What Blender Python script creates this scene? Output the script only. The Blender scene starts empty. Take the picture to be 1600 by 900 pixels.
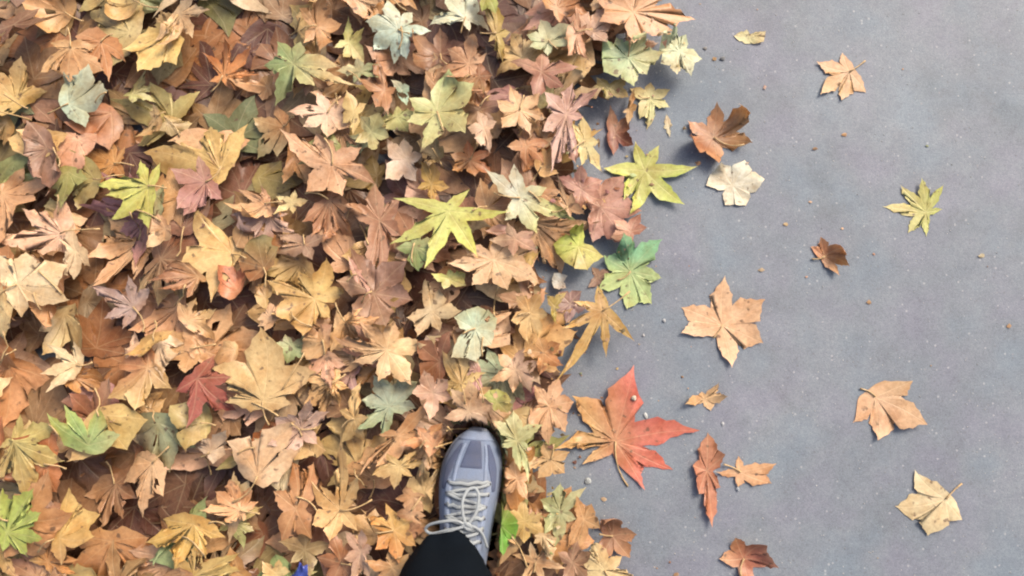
import bpy, math, random
import numpy as np
from mathutils import Vector, Matrix

# ------------------------------------------------------------------ camera, sky, sun, exposure
S = bpy.context.scene
COL = S.collection
CAM_H, TILT, FPX = 1.35, math.radians(6.0), 1215.0      # height, forward tilt, focal length in 1600-px units
cam_d = bpy.data.cameras.new('camera'); cam = bpy.data.objects.new('camera', cam_d); COL.objects.link(cam)
cam.location = (0, 0, CAM_H); cam.rotation_euler = (TILT, 0, 0)
cam_d.sensor_fit = 'HORIZONTAL'; cam_d.sensor_width = 36.0; cam_d.lens = 36.0 * FPX / 1600.0
cam_d.clip_start = 0.02; cam_d.clip_end = 600
S.camera = cam

SUN_EL, SUN_AZ = math.radians(44), math.radians(48)      # light from the upper right of the picture
w = bpy.data.worlds.new('World'); S.world = w; w.use_nodes = True
nt = w.node_tree; bg = nt.nodes['Background']
sky = nt.nodes.new('ShaderNodeTexSky'); sky.sky_type = 'NISHITA'; sky.sun_disc = False
sky.sun_elevation = SUN_EL; sky.sun_rotation = math.radians(90) - SUN_AZ
sky.air_density = 1.0; sky.dust_density = 6.0; sky.ozone_density = 0.6
nt.links.new(sky.outputs[0], bg.inputs[0]); bg.inputs[1].default_value = 0.115
sd = bpy.data.lights.new('sun', 'SUN'); sun = bpy.data.objects.new('sun', sd); COL.objects.link(sun)
sd.energy = 1.5; sd.angle = math.radians(20); sd.color = (1.0, 0.92, 0.81)
dvec = Vector((math.cos(SUN_EL) * math.cos(SUN_AZ), math.cos(SUN_EL) * math.sin(SUN_AZ), math.sin(SUN_EL)))
sun.rotation_euler = dvec.to_track_quat('Z', 'Y').to_euler(); sun.location = dvec * 5
S.view_settings.view_transform = 'Standard'; S.view_settings.look = 'None'
S.view_settings.exposure = 1.36; S.view_settings.gamma = 1.0
S.view_settings.use_curve_mapping = False
S.render.engine = 'CYCLES'; S.cycles.use_denoising = True; S.cycles.max_bounces = 8; S.cycles.filter_width = 2.1

# ------------------------------------------------------------------ helpers
rng = np.random.default_rng(11); random.seed(11)
GAIN = 1.30                                             # reflected light per unit of base colour in the photograph
def lin(c):
    c = np.asarray(c, float) / 255.0
    return np.where(c <= 0.04045, c / 12.92, ((c + 0.055) / 1.055) ** 2.4)
def C(c):
    v = lin(c); g_ = v @ np.array([.3, .59, .11])          # bounced light between leaves deepens their colour again
    v = v * .88 + g_ * .12
    if c[0] > c[1] + 12 and c[0] > c[2] + 15: v = v * np.array([1.02, .99, .92])
    elif c[0] > c[2] + 40: v = v * np.array([.93, 1.0, .84])
    return v / GAIN
_ct, _st = math.cos(TILT), math.sin(TILT)
def at(px, py, z=0.0):
    """ground point seen at a place of the photograph (1600 x 900), at height z"""
    a, b = (px - 800) / FPX, (450 - py) / FPX
    d = np.array([a, b * _ct + _st, b * _st - _ct])
    t = (z - CAM_H) / d[2]
    return np.array([d[0] * t, d[1] * t])
def link(o, parent=None):
    COL.objects.link(o)
    if parent is not None: o.parent = parent
    return o
def tag(o, label=None, cat=None, group=None, kind=None):
    if label: o['label'] = label
    if cat: o['category'] = cat
    if group: o['group'] = group
    if kind: o['kind'] = kind
    return o
def empty(name, loc=(0, 0, 0), rz=0):
    o = bpy.data.objects.new(name, None); o.location = loc; o.rotation_euler = (0, 0, rz); o.empty_display_size = 0.05
    return link(o)
def mesh_obj(name, V, F, mat, parent=None, smooth=True):
    me = bpy.data.meshes.new(name); me.from_pydata([tuple(v) for v in V], [], [tuple(f) for f in F]); me.update()
    if smooth: me.polygons.foreach_set('use_smooth', [True] * len(me.polygons))
    me.materials.append(mat)
    return link(bpy.data.objects.new(name, me), parent)
def tube(path, rad, n=8, flat=1.0):
    """tube along a path of points; rad number or list; flat squashes it towards the ground"""
    P = [Vector(p) for p in path]; V, F = [], []
    for i, p in enumerate(P):
        d = (P[min(i + 1, len(P) - 1)] - P[max(i - 1, 0)]).normalized()
        up = Vector((0, 0, 1)) if abs(d.z) < 0.9 else Vector((0, 1, 0))
        s = d.cross(up).normalized(); u = s.cross(d).normalized()
        r = rad[i] if hasattr(rad, '__len__') else rad
        for k in range(n):
            a = 2 * math.pi * k / n
            V.append(p + s * (r * math.cos(a)) + u * (r * flat * math.sin(a)))
    for i in range(len(P) - 1):
        for k in range(n):
            a, b = i * n + k, i * n + (k + 1) % n
            F.append((a, b, b + n, a + n))
    F.append(tuple(range(n))[::-1]); F.append(tuple(range((len(P) - 1) * n, len(P) * n)))
    return V, F
def smooth_path(pts, n=8):
    """Catmull-Rom through the points"""
    p = [np.array(q, float) for q in pts]; p = [2 * p[0] - p[1]] + p + [2 * p[-1] - p[-2]]
    out = []
    for i in range(1, len(p) - 2):
        for k in range(n):
            t = k / n
            out.append(0.5 * (2 * p[i] + (p[i + 1] - p[i - 1]) * t + (2 * p[i - 1] - 5 * p[i] + 4 * p[i + 1] - p[i + 2]) * t * t
                              + (3 * p[i] - p[i - 1] - 3 * p[i + 1] + p[i + 2]) * t ** 3))
    out.append(p[-2])
    return out

# ------------------------------------------------------------------ materials
def new_mat(name):
    m = bpy.data.materials.new(name); m.use_nodes = True
    t = m.node_tree; b = t.nodes['Principled BSDF']
    return m, t, b
def N(t, kind, **kw):
    n = t.nodes.new(kind)
    for k, v in kw.items(): setattr(n, k, v)
    return n
def noise(t, vec, scale, detail=4, rough=0.55):
    n = N(t, 'ShaderNodeTexNoise'); n.inputs['Scale'].default_value = scale
    n.inputs['Detail'].default_value = detail; n.inputs['Roughness'].default_value = rough
    t.links.new(vec, n.inputs['Vector']); return n.outputs['Fac']
def ramp(t, fac, stops):
    r = N(t, 'ShaderNodeValToRGB'); e = r.color_ramp.elements
    e[0].position, e[0].color = stops[0][0], (*stops[0][1], 1); e[1].position, e[1].color = stops[-1][0], (*stops[-1][1], 1)
    for p, c in stops[1:-1]:
        q = e.new(p); q.color = (*c, 1)
    t.links.new(fac, r.inputs[0]); return r.outputs[0]
def mixc(t, fac, a, b, blend='MIX'):
    m = N(t, 'ShaderNodeMix', data_type='RGBA', blend_type=blend)
    for sock, v in ((m.inputs[0], fac), (m.inputs[6], a), (m.inputs[7], b)):
        if hasattr(v, 'is_output'): t.links.new(v, sock)
        elif hasattr(v, '__len__'): sock.default_value = (*v, 1) if len(v) == 3 else v
        else: sock.default_value = v
    return m.outputs[2]
def math_n(t, op, a, b=None, c=None, clamp=False):
    m = N(t, 'ShaderNodeMath', operation=op, use_clamp=clamp)
    for i, v in enumerate((a, b, c)):
        if v is None: continue
        if hasattr(v, 'is_output'): t.links.new(v, m.inputs[i])
        else: m.inputs[i].default_value = v
    return m.outputs[0]
def plain(name, col, rough=0.6, spec=0.4, grain=0.12, scale=400, bump=0.0004):
    m, t, b = new_mat(name)
    tc = N(t, 'ShaderNodeTexCoord')
    f = noise(t, tc.outputs['Object'], scale, 3)
    lo = tuple(np.asarray(col) * (1 - grain)); hi = tuple(np.minimum(1, np.asarray(col) * (1 + grain)))
    t.links.new(ramp(t, f, [(0.3, lo), (0.7, hi)]), b.inputs['Base Color'])
    b.inputs['Roughness'].default_value = rough; b.inputs['Specular IOR Level'].default_value = spec
    bp = N(t, 'ShaderNodeBump'); bp.inputs['Strength'].default_value = 0.6; bp.inputs['Distance'].default_value = bump
    t.links.new(f, bp.inputs['Height']); t.links.new(bp.outputs[0], b.inputs['Normal'])
    return m

def leaf_material():
    m, t, b = new_mat('leaf')
    L = t.links
    col = N(t, 'ShaderNodeAttribute', attribute_name='leaf_colour').outputs['Color']
    uv = N(t, 'ShaderNodeAttribute', attribute_name='vein_place')
    sep = N(t, 'ShaderNodeSeparateXYZ'); L.new(uv.outputs['Vector'], sep.inputs[0])
    u, d = sep.outputs[0], sep.outputs[1]                 # metres along and away from the nearest main vein
    tc = N(t, 'ShaderNodeTexCoord').outputs['Object']
    info = N(t, 'ShaderNodeObjectInfo')
    off = N(t, 'ShaderNodeVectorMath', operation='ADD'); L.new(tc, off.inputs[0])
    cmb = N(t, 'ShaderNodeCombineXYZ'); r10 = math_n(t, 'MULTIPLY', info.outputs['Random'], 37.0)
    L.new(r10, cmb.inputs[0]); L.new(r10, cmb.inputs[1]); L.new(cmb.outputs[0], off.inputs[1])
    P = off.outputs[0]
    # blotches, freckles, veins
    blot = noise(t, P, 28, 5, 0.6)
    c1 = mixc(t, ramp(t, blot, [(0.34, (1, 1, 1)), (0.58, (0, 0, 0))]), col, mixc(t, 1.0, col, (0.80, 0.68, 0.56), 'MULTIPLY'))
    pale = noise(t, P, 17, 3, 0.5)
    c1 = mixc(t, ramp(t, pale, [(0.52, (0, 0, 0)), (0.72, (.5, .5, .5))]), c1, mixc(t, 1.0, c1, (1.22, 1.18, 1.08), 'MULTIPLY'))
    fine = noise(t, P, 160, 4, 0.6)
    c2 = mixc(t, 0.7, c1, ramp(t, fine, [(0.3, (0.74, 0.72, 0.70)), (0.7, (1.17, 1.17, 1.15))]), 'MULTIPLY')
    spot = noise(t, P, 75, 2, 0.5)
    c3 = mixc(t, ramp(t, spot, [(0.64, (0, 0, 0)), (0.72, (0.8, 0.8, 0.8))]), c2, (0.10, 0.055, 0.03))
    wv = math_n(t, 'SUBTRACT', 0.0017, math_n(t, 'MULTIPLY', u, 0.008))
    main = N(t, 'ShaderNodeMapRange', interpolation_type='SMOOTHSTEP'); L.new(d, main.inputs[0])
    main.inputs[1].default_value = 0.0004; L.new(wv, main.inputs[2]); main.inputs[3].default_value = 1; main.inputs[4].default_value = 0
    wob = math_n(t, 'MULTIPLY', noise(t, P, 60, 2), .006)
    sv = math_n(t, 'PINGPONG', math_n(t, 'ADD', wob, math_n(t, 'SUBTRACT', u, math_n(t, 'MULTIPLY', d, 1.1))), 0.0075)
    sec = N(t, 'ShaderNodeMapRange', interpolation_type='SMOOTHSTEP'); L.new(sv, sec.inputs[0])
    sec.inputs[1].default_value = 0.0001; sec.inputs[2].default_value = 0.0012; sec.inputs[3].default_value = 0.45; sec.inputs[4].default_value = 0
    vein = math_n(t, 'MAXIMUM', main.outputs[0], sec.outputs[0])
    c4 = mixc(t, math_n(t, 'MULTIPLY', vein, 0.34), c3, mixc(t, 0.5, mixc(t, 1.0, c3, (1.35, 1.3, 1.2), 'MULTIPLY'), (0.42, 0.34, 0.2)))
    L.new(c4, b.inputs['Base Color'])
    L.new(math_n(t, 'MULTIPLY_ADD', blot, .5, .2), b.inputs['Roughness']); b.inputs['Specular IOR Level'].default_value = 0.42
    hgt = math_n(t, 'SUBTRACT', math_n(t, 'MULTIPLY', noise(t, P, 90, 4), 0.8), math_n(t, 'MULTIPLY', vein, 0.25))
    bp = N(t, 'ShaderNodeBump'); bp.inputs['Strength'].default_value = 0.55; bp.inputs['Distance'].default_value = 0.0016
    L.new(hgt, bp.inputs['Height']); L.new(bp.outputs[0], b.inputs['Normal'])
    tr = N(t, 'ShaderNodeBsdfTranslucent'); L.new(c4, tr.inputs[0])
    mx = N(t, 'ShaderNodeMixShader'); mx.inputs[0].default_value = 0.22
    L.new(b.outputs[0], mx.inputs[1]); L.new(tr.outputs[0], mx.inputs[2])
    L.new(mx.outputs[0], t.nodes['Material Output'].inputs[0])
    return m
M_LEAF = leaf_material()
M_STALK = plain('leaf_stalk', (0.33, 0.22, 0.10), 0.5, 0.4, 0.25, 150)

def pavement_material():
    m, t, b = new_mat('pavement')
    L = t.links; P = N(t, 'ShaderNodeTexCoord').outputs['Object']
    big = noise(t, P, 3.2, 4, 0.55); mid = noise(t, P, 22, 4, 0.6); fine = noise(t, P, 420, 3, 0.7)
    base = ramp(t, big, [(0.30, (0.109, 0.121, 0.138)), (0.52, (0.124, 0.137, 0.154)), (0.72, (0.139, 0.152, 0.168))])
    tint = ramp(t, noise(t, P, 7.5, 3, .5), [(0.34, (0.93, 1.0, 1.03)), (0.5, (1, 1, 1)), (0.66, (1.05, .985, 1.04))])
    base = mixc(t, 1.0, base, tint, 'MULTIPLY')
    stain = ramp(t, noise(t, P, 5.0, 6, .65), [(0.30, (.78, .78, .77)), (0.46, (1, 1, 1))])
    base = mixc(t, 1.0, base, stain, 'MULTIPLY')
    c = mixc(t, 0.75, base, ramp(t, mid, [(0.3, (0.86, 0.86, 0.88)), (0.7, (1.1, 1.1, 1.09))]), 'MULTIPLY')
    c = mixc(t, 0.8, c, ramp(t, fine, [(0.34, (0.70, 0.70, 0.71)), (0.52, (1, 1, 1)), (0.70, (1.28, 1.27, 1.25))]), 'MULTIPLY')
    ag = N(t, 'ShaderNodeTexVoronoi'); ag.inputs['Scale'].default_value = 230; L.new(P, ag.inputs['Vector'])
    sa = N(t, 'ShaderNodeSeparateColor'); L.new(ag.outputs['Color'], sa.inputs[0])
    c = mixc(t, 1.0, c, ramp(t, sa.outputs[2], [(0.0, (.92, .92, .93)), (0.5, (1, 1, 1)), (1.0, (1.08, 1.08, 1.06))]), 'MULTIPLY')
    vo = N(t, 'ShaderNodeTexVoronoi'); vo.inputs['Scale'].default_value = 150; L.new(P, vo.inputs['Vector'])
    sepc = N(t, 'ShaderNodeSeparateColor'); L.new(vo.outputs['Color'], sepc.inputs[0])
    rare = math_n(t, 'GREATER_THAN', sepc.outputs[0], 0.965)
    inside = math_n(t, 'LESS_THAN', vo.outputs['Distance'], 0.30)
    c = mixc(t, math_n(t, 'MULTIPLY', math_n(t, 'MULTIPLY', rare, inside), 0.45), c, (0.30, 0.30, 0.30))
    dark = math_n(t, 'LESS_THAN', sepc.outputs[1], 0.10)
    c = mixc(t, math_n(t, 'MULTIPLY', math_n(t, 'MULTIPLY', dark, inside), 0.5), c, (0.09, 0.09, 0.10))
    L.new(c, b.inputs['Base Color'])
    b.inputs['Roughness'].default_value = 0.62; b.inputs['Specular IOR Level'].default_value = 0.35
    h = math_n(t, 'ADD', math_n(t, 'SUBTRACT', math_n(t, 'MULTIPLY', fine, 0.7), math_n(t, 'MULTIPLY', ag.outputs['Distance'], .25)), math_n(t, 'MULTIPLY', mid, 0.6))
    bp = N(t, 'ShaderNodeBump'); bp.inputs['Strength'].default_value = 0.4; bp.inputs['Distance'].default_value = 0.0011
    L.new(h, bp.inputs['Height']); L.new(bp.outputs[0], b.inputs['Normal'])
    return m

# ------------------------------------------------------------------ the ground
g = 120.0
gr = mesh_obj('pavement', [(-g, -g, 0), (g, -g, 0), (g, g, 0), (-g, g, 0)], [(0, 1, 2, 3)], pavement_material(), smooth=False)
tag(gr, 'bare blue-grey pavement beside the leaf carpet', None, None, 'structure')

# ------------------------------------------------------------------ leaves: shape
TEMPL = {
    'p5': ([(0, 1.0), (46, .86), (-46, .86), (98, .62), (-98, .62)], .50),
    'p7': ([(0, 1.0), (40, .9), (-40, .9), (82, .74), (-82, .74), (125, .45), (-125, .45)], .47),
    'm5': ([(0, 1.0), (50, .84), (-50, .84), (105, .6), (-105, .6)], .62),
    'm3': ([(0, 1.0), (55, .72), (-55, .72)], .72),
    'oval': ([(0, 1.0), (62, .52), (-62, .52), (118, .42), (-118, .42)], .88),
}
def leaf_shape(lobes, sinus, ne=7, rings=(.2, .42, .62, .8, .92, 1.0), teeth=1.0, r=None, sway=.3):
    """lobes: (angle, length) from the point where the veins meet. Returns xy, ring fraction, vein place, faces, stalk angle"""
    r = r or random
    lb = sorted(((a % (2 * math.pi)), l) for a, l in lobes)
    n = len(lb)
    gaps = [((lb[(i + 1) % n][0] - lb[i][0]) % (2 * math.pi)) if n > 1 else 2 * math.pi for i in range(n)]
    big = max(range(n), key=lambda i: gaps[i])
    sin_pts = []
    for i in range(n):                                     # the sinus after lobe i
        l0, l1 = lb[i][1], lb[(i + 1) % n][1]
        wgt = l1 / (l0 + l1)
        am = lb[i][0] + gaps[i] * (0.5 + 0.25 * (0.5 - wgt))
        if i == big: rs = min(l0, l1) * (0.28 if gaps[i] > 1.6 else 0.4)
        else: rs = min(l0, l1) * min(.95, sinus * r.uniform(.72, 1.2) * (1 + 0.25 * max(0, 0.7 - gaps[i])))
        sin_pts.append((am, rs))
    out, axis = [], []
    for i in range(n):
        a, Lm = lb[i]
        for side, (ps, rs) in ((-1, sin_pts[i - 1]), (1, sin_pts[i])):
            da = abs((ps - a + math.pi) % (2 * math.pi) - math.pi); da = min(da, 1.5)
            w0, u0 = rs * math.sin(da), rs * math.cos(da)
            seg = []
            belly = r.uniform(.25, .7) * min(1, max(.25, (sinus - .22) / .3)); t1, t2 = r.uniform(.30, .42), r.uniform(.58, .70)
            for k in range(ne + 1):
                tt = k / ne
                wd = w0 * (1 - tt) ** 0.85 * (1 + belly * math.sin(math.pi * min(1, tt * 1.15)))
                if teeth and 0 < k < ne:
                    bump = max(0, 1 - abs(tt - t1) / .11) + .7 * max(0, 1 - abs(tt - t2) / .10)
                    wd += teeth * bump * .062 * Lm * r.uniform(.3, 1.5) - teeth * .022 * Lm * r.uniform(-.6, 1)
                wd = max(wd, 0.0) if k < ne else 0
                seg.append((u0 + (Lm - u0) * tt, wd * side))
            if side == -1: pts = seg[:-1] + [(Lm, 0)]                   # sinus -> tip
            else: pts = pts + seg[::-1][1:-1]                            # tip -> (next sinus, left to the next lobe)
        ca, sa = math.cos(a), math.sin(a)
        for (uu, vv) in pts:
            out.append((uu * ca - vv * sa, uu * sa + vv * ca)); axis.append((a, Lm, i))
    O = np.array(out); m = len(O)
    xy = [np.zeros((1, 2))]; fr = [np.zeros(1)]
    for f in rings:
        xy.append(O * f); fr.append(np.full(m, f))
    xy = np.vstack(xy); fr = np.concatenate(fr)
    A = np.array([0.0] + [q[0] for q in axis] * len(rings)); LL = np.array([1.0] + [q[1] for q in axis] * len(rings)); li = np.array([0] + [q[2] for q in axis] * len(rings))
    U = xy[:, 0] * np.cos(A) + xy[:, 1] * np.sin(A); D = np.abs(-xy[:, 0] * np.sin(A) + xy[:, 1] * np.cos(A))
    beta = np.array([r.uniform(-1, 1) * sway for _ in range(n)])[li]; qq = np.linalg.norm(xy, axis=1) / max(l for _, l in lb)
    ang = beta * qq ** 1.6; xy = np.column_stack([xy[:, 0] * np.cos(ang) - xy[:, 1] * np.sin(ang), xy[:, 0] * np.sin(ang) + xy[:, 1] * np.cos(ang)])
    F = [(0, 1 + k, 1 + (k + 1) % m) for k in range(m)]
    for j in range(len(rings) - 1):
        o0, o1 = 1 + j * m, 1 + (j + 1) * m
        for k in range(m):
            k2 = (k + 1) % m
            F.append((o0 + k, o1 + k, o1 + k2, o0 + k2))
    return dict(xy=xy, fr=fr, U=U, D=D, li=li, LL=LL, F=F, stalk=sin_pts[big][0], size=max(l for _, l in lb), nl=n)

def wave(xy, scale, r, k=4):
    v = np.zeros(len(xy))
    for _ in range(k):
        a, p, s = r.uniform(0, 6.28), r.uniform(0, 6.28), scale * r.uniform(.6, 1.7)
        v += np.sin((xy[:, 0] * math.cos(a) + xy[:, 1] * math.sin(a)) * s + p)
    return v / k
def leaf_relief(sh, crumple, roll, r):
    """heights of a leaf that dried: folds along the veins, lobes that lift or droop, waves, a roll"""
    xy, Lm = sh['xy'], sh['size']
    q = np.linalg.norm(xy, axis=1) / Lm
    n_ = sh['nl']; chan = np.array([r.uniform(-.5, 1.0) for _ in range(n_)])[sh['li']]; arch = np.array([r.uniform(-.4, 1.0) for _ in range(n_)])[sh['li']]
    z = chan * (.08 + .6 * crumple) * np.minimum(sh['D'], .03) ** 2 / .022
    z = z + arch * np.clip(1 - (sh['D'] / (.62 * np.abs(sh['U']) + 1e-4)) ** 2, 0, 1) * np.sin(np.pi * np.clip(q, 0, 1)) * q * (.02 + .11 * crumple) * Lm
    lobe = np.array([r.uniform(-.35, 1.0) for _ in range(sh['nl'])])[sh['li']]
    lobe = lobe * np.clip(1 - (sh['D'] / (.62 * np.abs(sh['U']) + 1e-4)) ** 2, 0, 1)
    z = z + lobe * (.04 + .42 * crumple) * Lm * q ** 2.8
    z = z + wave(xy, 3.2 / Lm, r) * (.03 + .21 * crumple) * Lm * (.3 + q)
    z = z + wave(xy, 9.0 / Lm, r) * (.006 + .05 * crumple) * Lm * np.minimum(1, q * 1.2)
    X = np.column_stack([xy, z])
    if roll:
        a = r.uniform(0, math.pi) if not isinstance(roll, tuple) else math.radians(roll[1])
        deg = roll[0] if isinstance(roll, tuple) else roll
        e, p = np.array([math.cos(a), math.sin(a)]), np.array([-math.sin(a), math.cos(a)])
        s, o = X[:, :2] @ e, X[:, :2] @ p
        R = Lm / math.radians(abs(deg)); sg = 1 if deg > 0 else -1
        th = s / R
        s2 = (R - sg * X[:, 2]) * np.sin(th); z2 = sg * (R - (R - sg * X[:, 2]) * np.cos(th))
        X = np.column_stack([np.outer(s2, e) + np.outer(o, p), z2])
    return X
def leaf_colours(sh, main, edge, r, grad=None, grad_col=None, gk=.30, gs=1.1):
    xy, fr = sh['xy'], sh['fr']
    c = np.tile(main, (len(xy), 1))
    k = np.clip((fr - .45) / .55, 0, 1) ** 1.6 * np.clip(.55 + .6 * wave(xy, 5 / sh['size'], r), 0, 1)
    c = c * (1 - k[:, None]) + edge * k[:, None]
    if grad is not None:
        a = math.radians(grad); s = (xy[:, 0] * math.cos(a) + xy[:, 1] * math.sin(a)) / sh['size']
        k = np.clip(s * gs + gk + .25 * wave(xy, 4 / sh['size'], r), 0, 1)
        c = c * (1 - k[:, None]) + grad_col * k[:, None]
    c = c * (1 + .10 * wave(xy, 4 / sh['size'], r)[:, None])
    return np.clip(c, 0.004, .9)

# ------------------------------------------------------------------ leaves: laying them on one another
X0, Y0, CELL, NX, NY = -1.45, -0.62, 0.004, 660, 450
H = np.zeros((NY, NX)); ID = np.full((NY, NX), -1)
def cells(x, y): return (np.clip(((y - Y0) / CELL).astype(int), 0, NY - 1), np.clip(((x - X0) / CELL).astype(int), 0, NX - 1))
def soft_height(x, y):
    j, i = cells(x, y); j0, j1, i0, i1 = max(j.min() - 3, 0), j.max() + 4, max(i.min() - 3, 0), i.max() + 4
    W = H[j0:j1, i0:i1]; Wp = np.pad(W, 1, mode='edge'); hh, ww = W.shape
    mxf = np.max([Wp[a:a + hh, b:b + ww] for a in range(3) for b in range(3)], axis=0)
    for _ in range(2):
        Wp = np.pad(mxf, 1, mode='edge'); mxf = sum(Wp[a:a + hh, b:b + ww] for a in range(3) for b in range(3)) / 9
    return mxf[j - j0, i - i0]
# the place where the shoe presses the leaves flat
SHOE_Z = 0.034
SHOE_TOE = at(739, 669, SHOE_Z + 0.03); SHOE_ROT = math.radians(-4.0); SHOE_L = 0.288
def in_shoe(x, y):
    dx, dy = x - SHOE_TOE[0], y - SHOE_TOE[1]
    c, s = math.cos(-SHOE_ROT), math.sin(-SHOE_ROT)
    lx, ly = dx * c - dy * s, dx * s + dy * c
    tt = np.clip((.014 - ly) / SHOE_L, 0, 1)
    hw = 0.056 * np.sqrt(np.clip(1 - (1 - np.clip(tt / .25, 0, 1)) ** 2, 0, 1))
    return (ly < 0.014) & (ly > -SHOE_L - .01) & (np.abs(lx) < hw)
LEAVES = []
def lay(lobes, sinus, cx, cy, main, edge, crumple=.4, roll=0, tilt=8, ne=7, rings=(.2, .42, .62, .8, .92, 1.0), rest=.70,
        grad=None, grad_col=None, stalk=True, teeth=1.0, meta=None, lift=0.0, seed=None, hmax=None, holes=0, sway=.32, gk=.30, gs=1.1):
    r = random.Random(seed if seed is not None else len(LEAVES) * 7 + 3)
    sh = leaf_shape(lobes, sinus, ne, rings, teeth, r, sway)
    P = leaf_relief(sh, crumple, roll, r)
    rx, ry = math.radians(r.uniform(-tilt, tilt)), math.radians(r.uniform(-tilt, tilt))
    P = P @ np.array(Matrix.Rotation(rx, 3, 'X') @ Matrix.Rotation(ry, 3, 'Y')).T
    x, y = P[:, 0] + cx, P[:, 1] + cy
    base = soft_height(x, y)
    z = P[:, 2] + np.quantile(base - P[:, 2], rest) + 0.001 + lift
    if hmax is not None: z = np.minimum(z, np.maximum(hmax + .3 * (z - hmax), base + .001))
    z = np.maximum(z, base + 0.0012)
    s = in_shoe(x, y); z = np.where(s, np.minimum(z, SHOE_Z - .0015), z)
    idx = len(LEAVES)
    if holes:
        keep_f = np.ones(len(sh['F']), bool); cen = np.array([sh['xy'][list(f)].mean(0) for f in sh['F']])
        for _ in range(holes):
            a, rr = r.uniform(0, 6.28), sh['size'] * r.uniform(.25, .6); h0 = np.array([math.cos(a), math.sin(a)]) * rr
            d_ = cen - h0; el = r.uniform(0, 3.14); e1 = d_ @ np.array([math.cos(el), math.sin(el)]); e2 = d_ @ np.array([-math.sin(el), math.cos(el)])
            keep_f &= (e1 / r.uniform(.0035, .009)) ** 2 + (e2 / r.uniform(.003, .005)) ** 2 > 1
        if keep_f.sum() > 30: sh['F'] = [f for f, k_ in zip(sh['F'], keep_f) if k_]
    # record the new surface
    tri = np.array([(f[0], f[1], f[2]) for f in sh['F']] + [(f[0], f[2], f[3]) for f in sh['F'] if len(f) == 4])
    pts = np.column_stack([x, y, z]); T = pts[tri]
    ws = [(1, 0, 0), (0, 1, 0), (0, 0, 1), (.5, .5, 0), (0, .5, .5), (.5, 0, .5), (.34, .33, .33), (.6, .2, .2), (.2, .6, .2), (.2, .2, .6)]
    Q = np.vstack([T[:, 0] * a + T[:, 1] * b + T[:, 2] * c for a, b, c in ws])
    ok = (Q[:, 0] > X0) & (Q[:, 0] < X0 + NX * CELL) & (Q[:, 1] > Y0) & (Q[:, 1] < Y0 + NY * CELL); Q = Q[ok]
    if len(Q):
        j, i = cells(Q[:, 0], Q[:, 1]); o = np.argsort(Q[:, 2]); j, i, zz = j[o], i[o], Q[o, 2]
        up = zz >= H[j, i] - .0005
        H[j[up], i[up]] = zz[up]; ID[j[up], i[up]] = idx
    rec = dict(P=pts, F=sh['F'], col=leaf_colours(sh, main, edge, r, grad, grad_col, gk, gs), U=sh['U'], D=sh['D'], c=(cx, cy), size=sh['size'],
               stalk=sh['stalk'] if stalk else None, meta=meta or {}, r=r, main=main, crumple=crumple, roll=roll)
    LEAVES.append(rec); return rec
def lobes_from(shape, cx, cy, z, r=None, jitter=0.0):
    if isinstance(shape[0], str):
        name, deg, size = shape; size = size * (CAM_H - z) / FPX
        t, sn = TEMPL[name]; r = r or random
        return [(math.radians(deg + a + r.uniform(-9, 9)), l * size * r.uniform(.68, 1.15)) for i, (a, l) in enumerate(t) if not (i > 2 and r.random() < .22)], sn * r.uniform(.85, 1.25)
    o = at(cx, cy, z); out = []
    for (px, py) in shape:
        v = at(px, py, z) - o; out.append((math.atan2(v[1], v[0]), math.hypot(*v)))
    return out, None

# palette, measured on the photograph
TAN, PEACH, BROWN, DARK, RUST = (206, 162, 112), (213, 174, 136), (172, 126, 86), (132, 92, 66), (194, 132, 78)
YTAN, OLIVE, CREAM, MAUVE, GGREEN = (207, 174, 106), (172, 160, 104), (216, 192, 154), (178, 132, 120), (166, 176, 130)
PAL = [(TAN, 'tan', 24), (PEACH, 'peach', 16), (BROWN, 'brown', 14), (DARK, 'dark brown', 7), (RUST, 'rust', 8), (YTAN, 'straw yellow', 14),
       (OLIVE, 'olive', 5), (CREAM, 'cream', 9), (MAUVE, 'mauve', 5), (GGREEN, 'sage green', 5)]
EDGE_X = [(-120, 1050), (0, 1010), (100, 940), (200, 895), (300, 895), (400, 845), (480, 850), (560, 845), (650, 845), (720, 825), (780, 840), (850, 880), (900, 930), (1100, 960)]
def edge_px(py): return float(np.interp(py, [e[0] for e in EDGE_X], [e[1] for e in EDGE_X]))
def pick(r):
    c, nme, _ = r.choices(PAL, [p[2] for p in PAL])[0]
    k = r.uniform(.86, 1.10); col = np.clip(C(np.clip(np.array(c) + np.array([r.uniform(-9, 9) for _ in range(3)]), 0, 255)) * k, .01, .8)
    return col, nme

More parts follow.
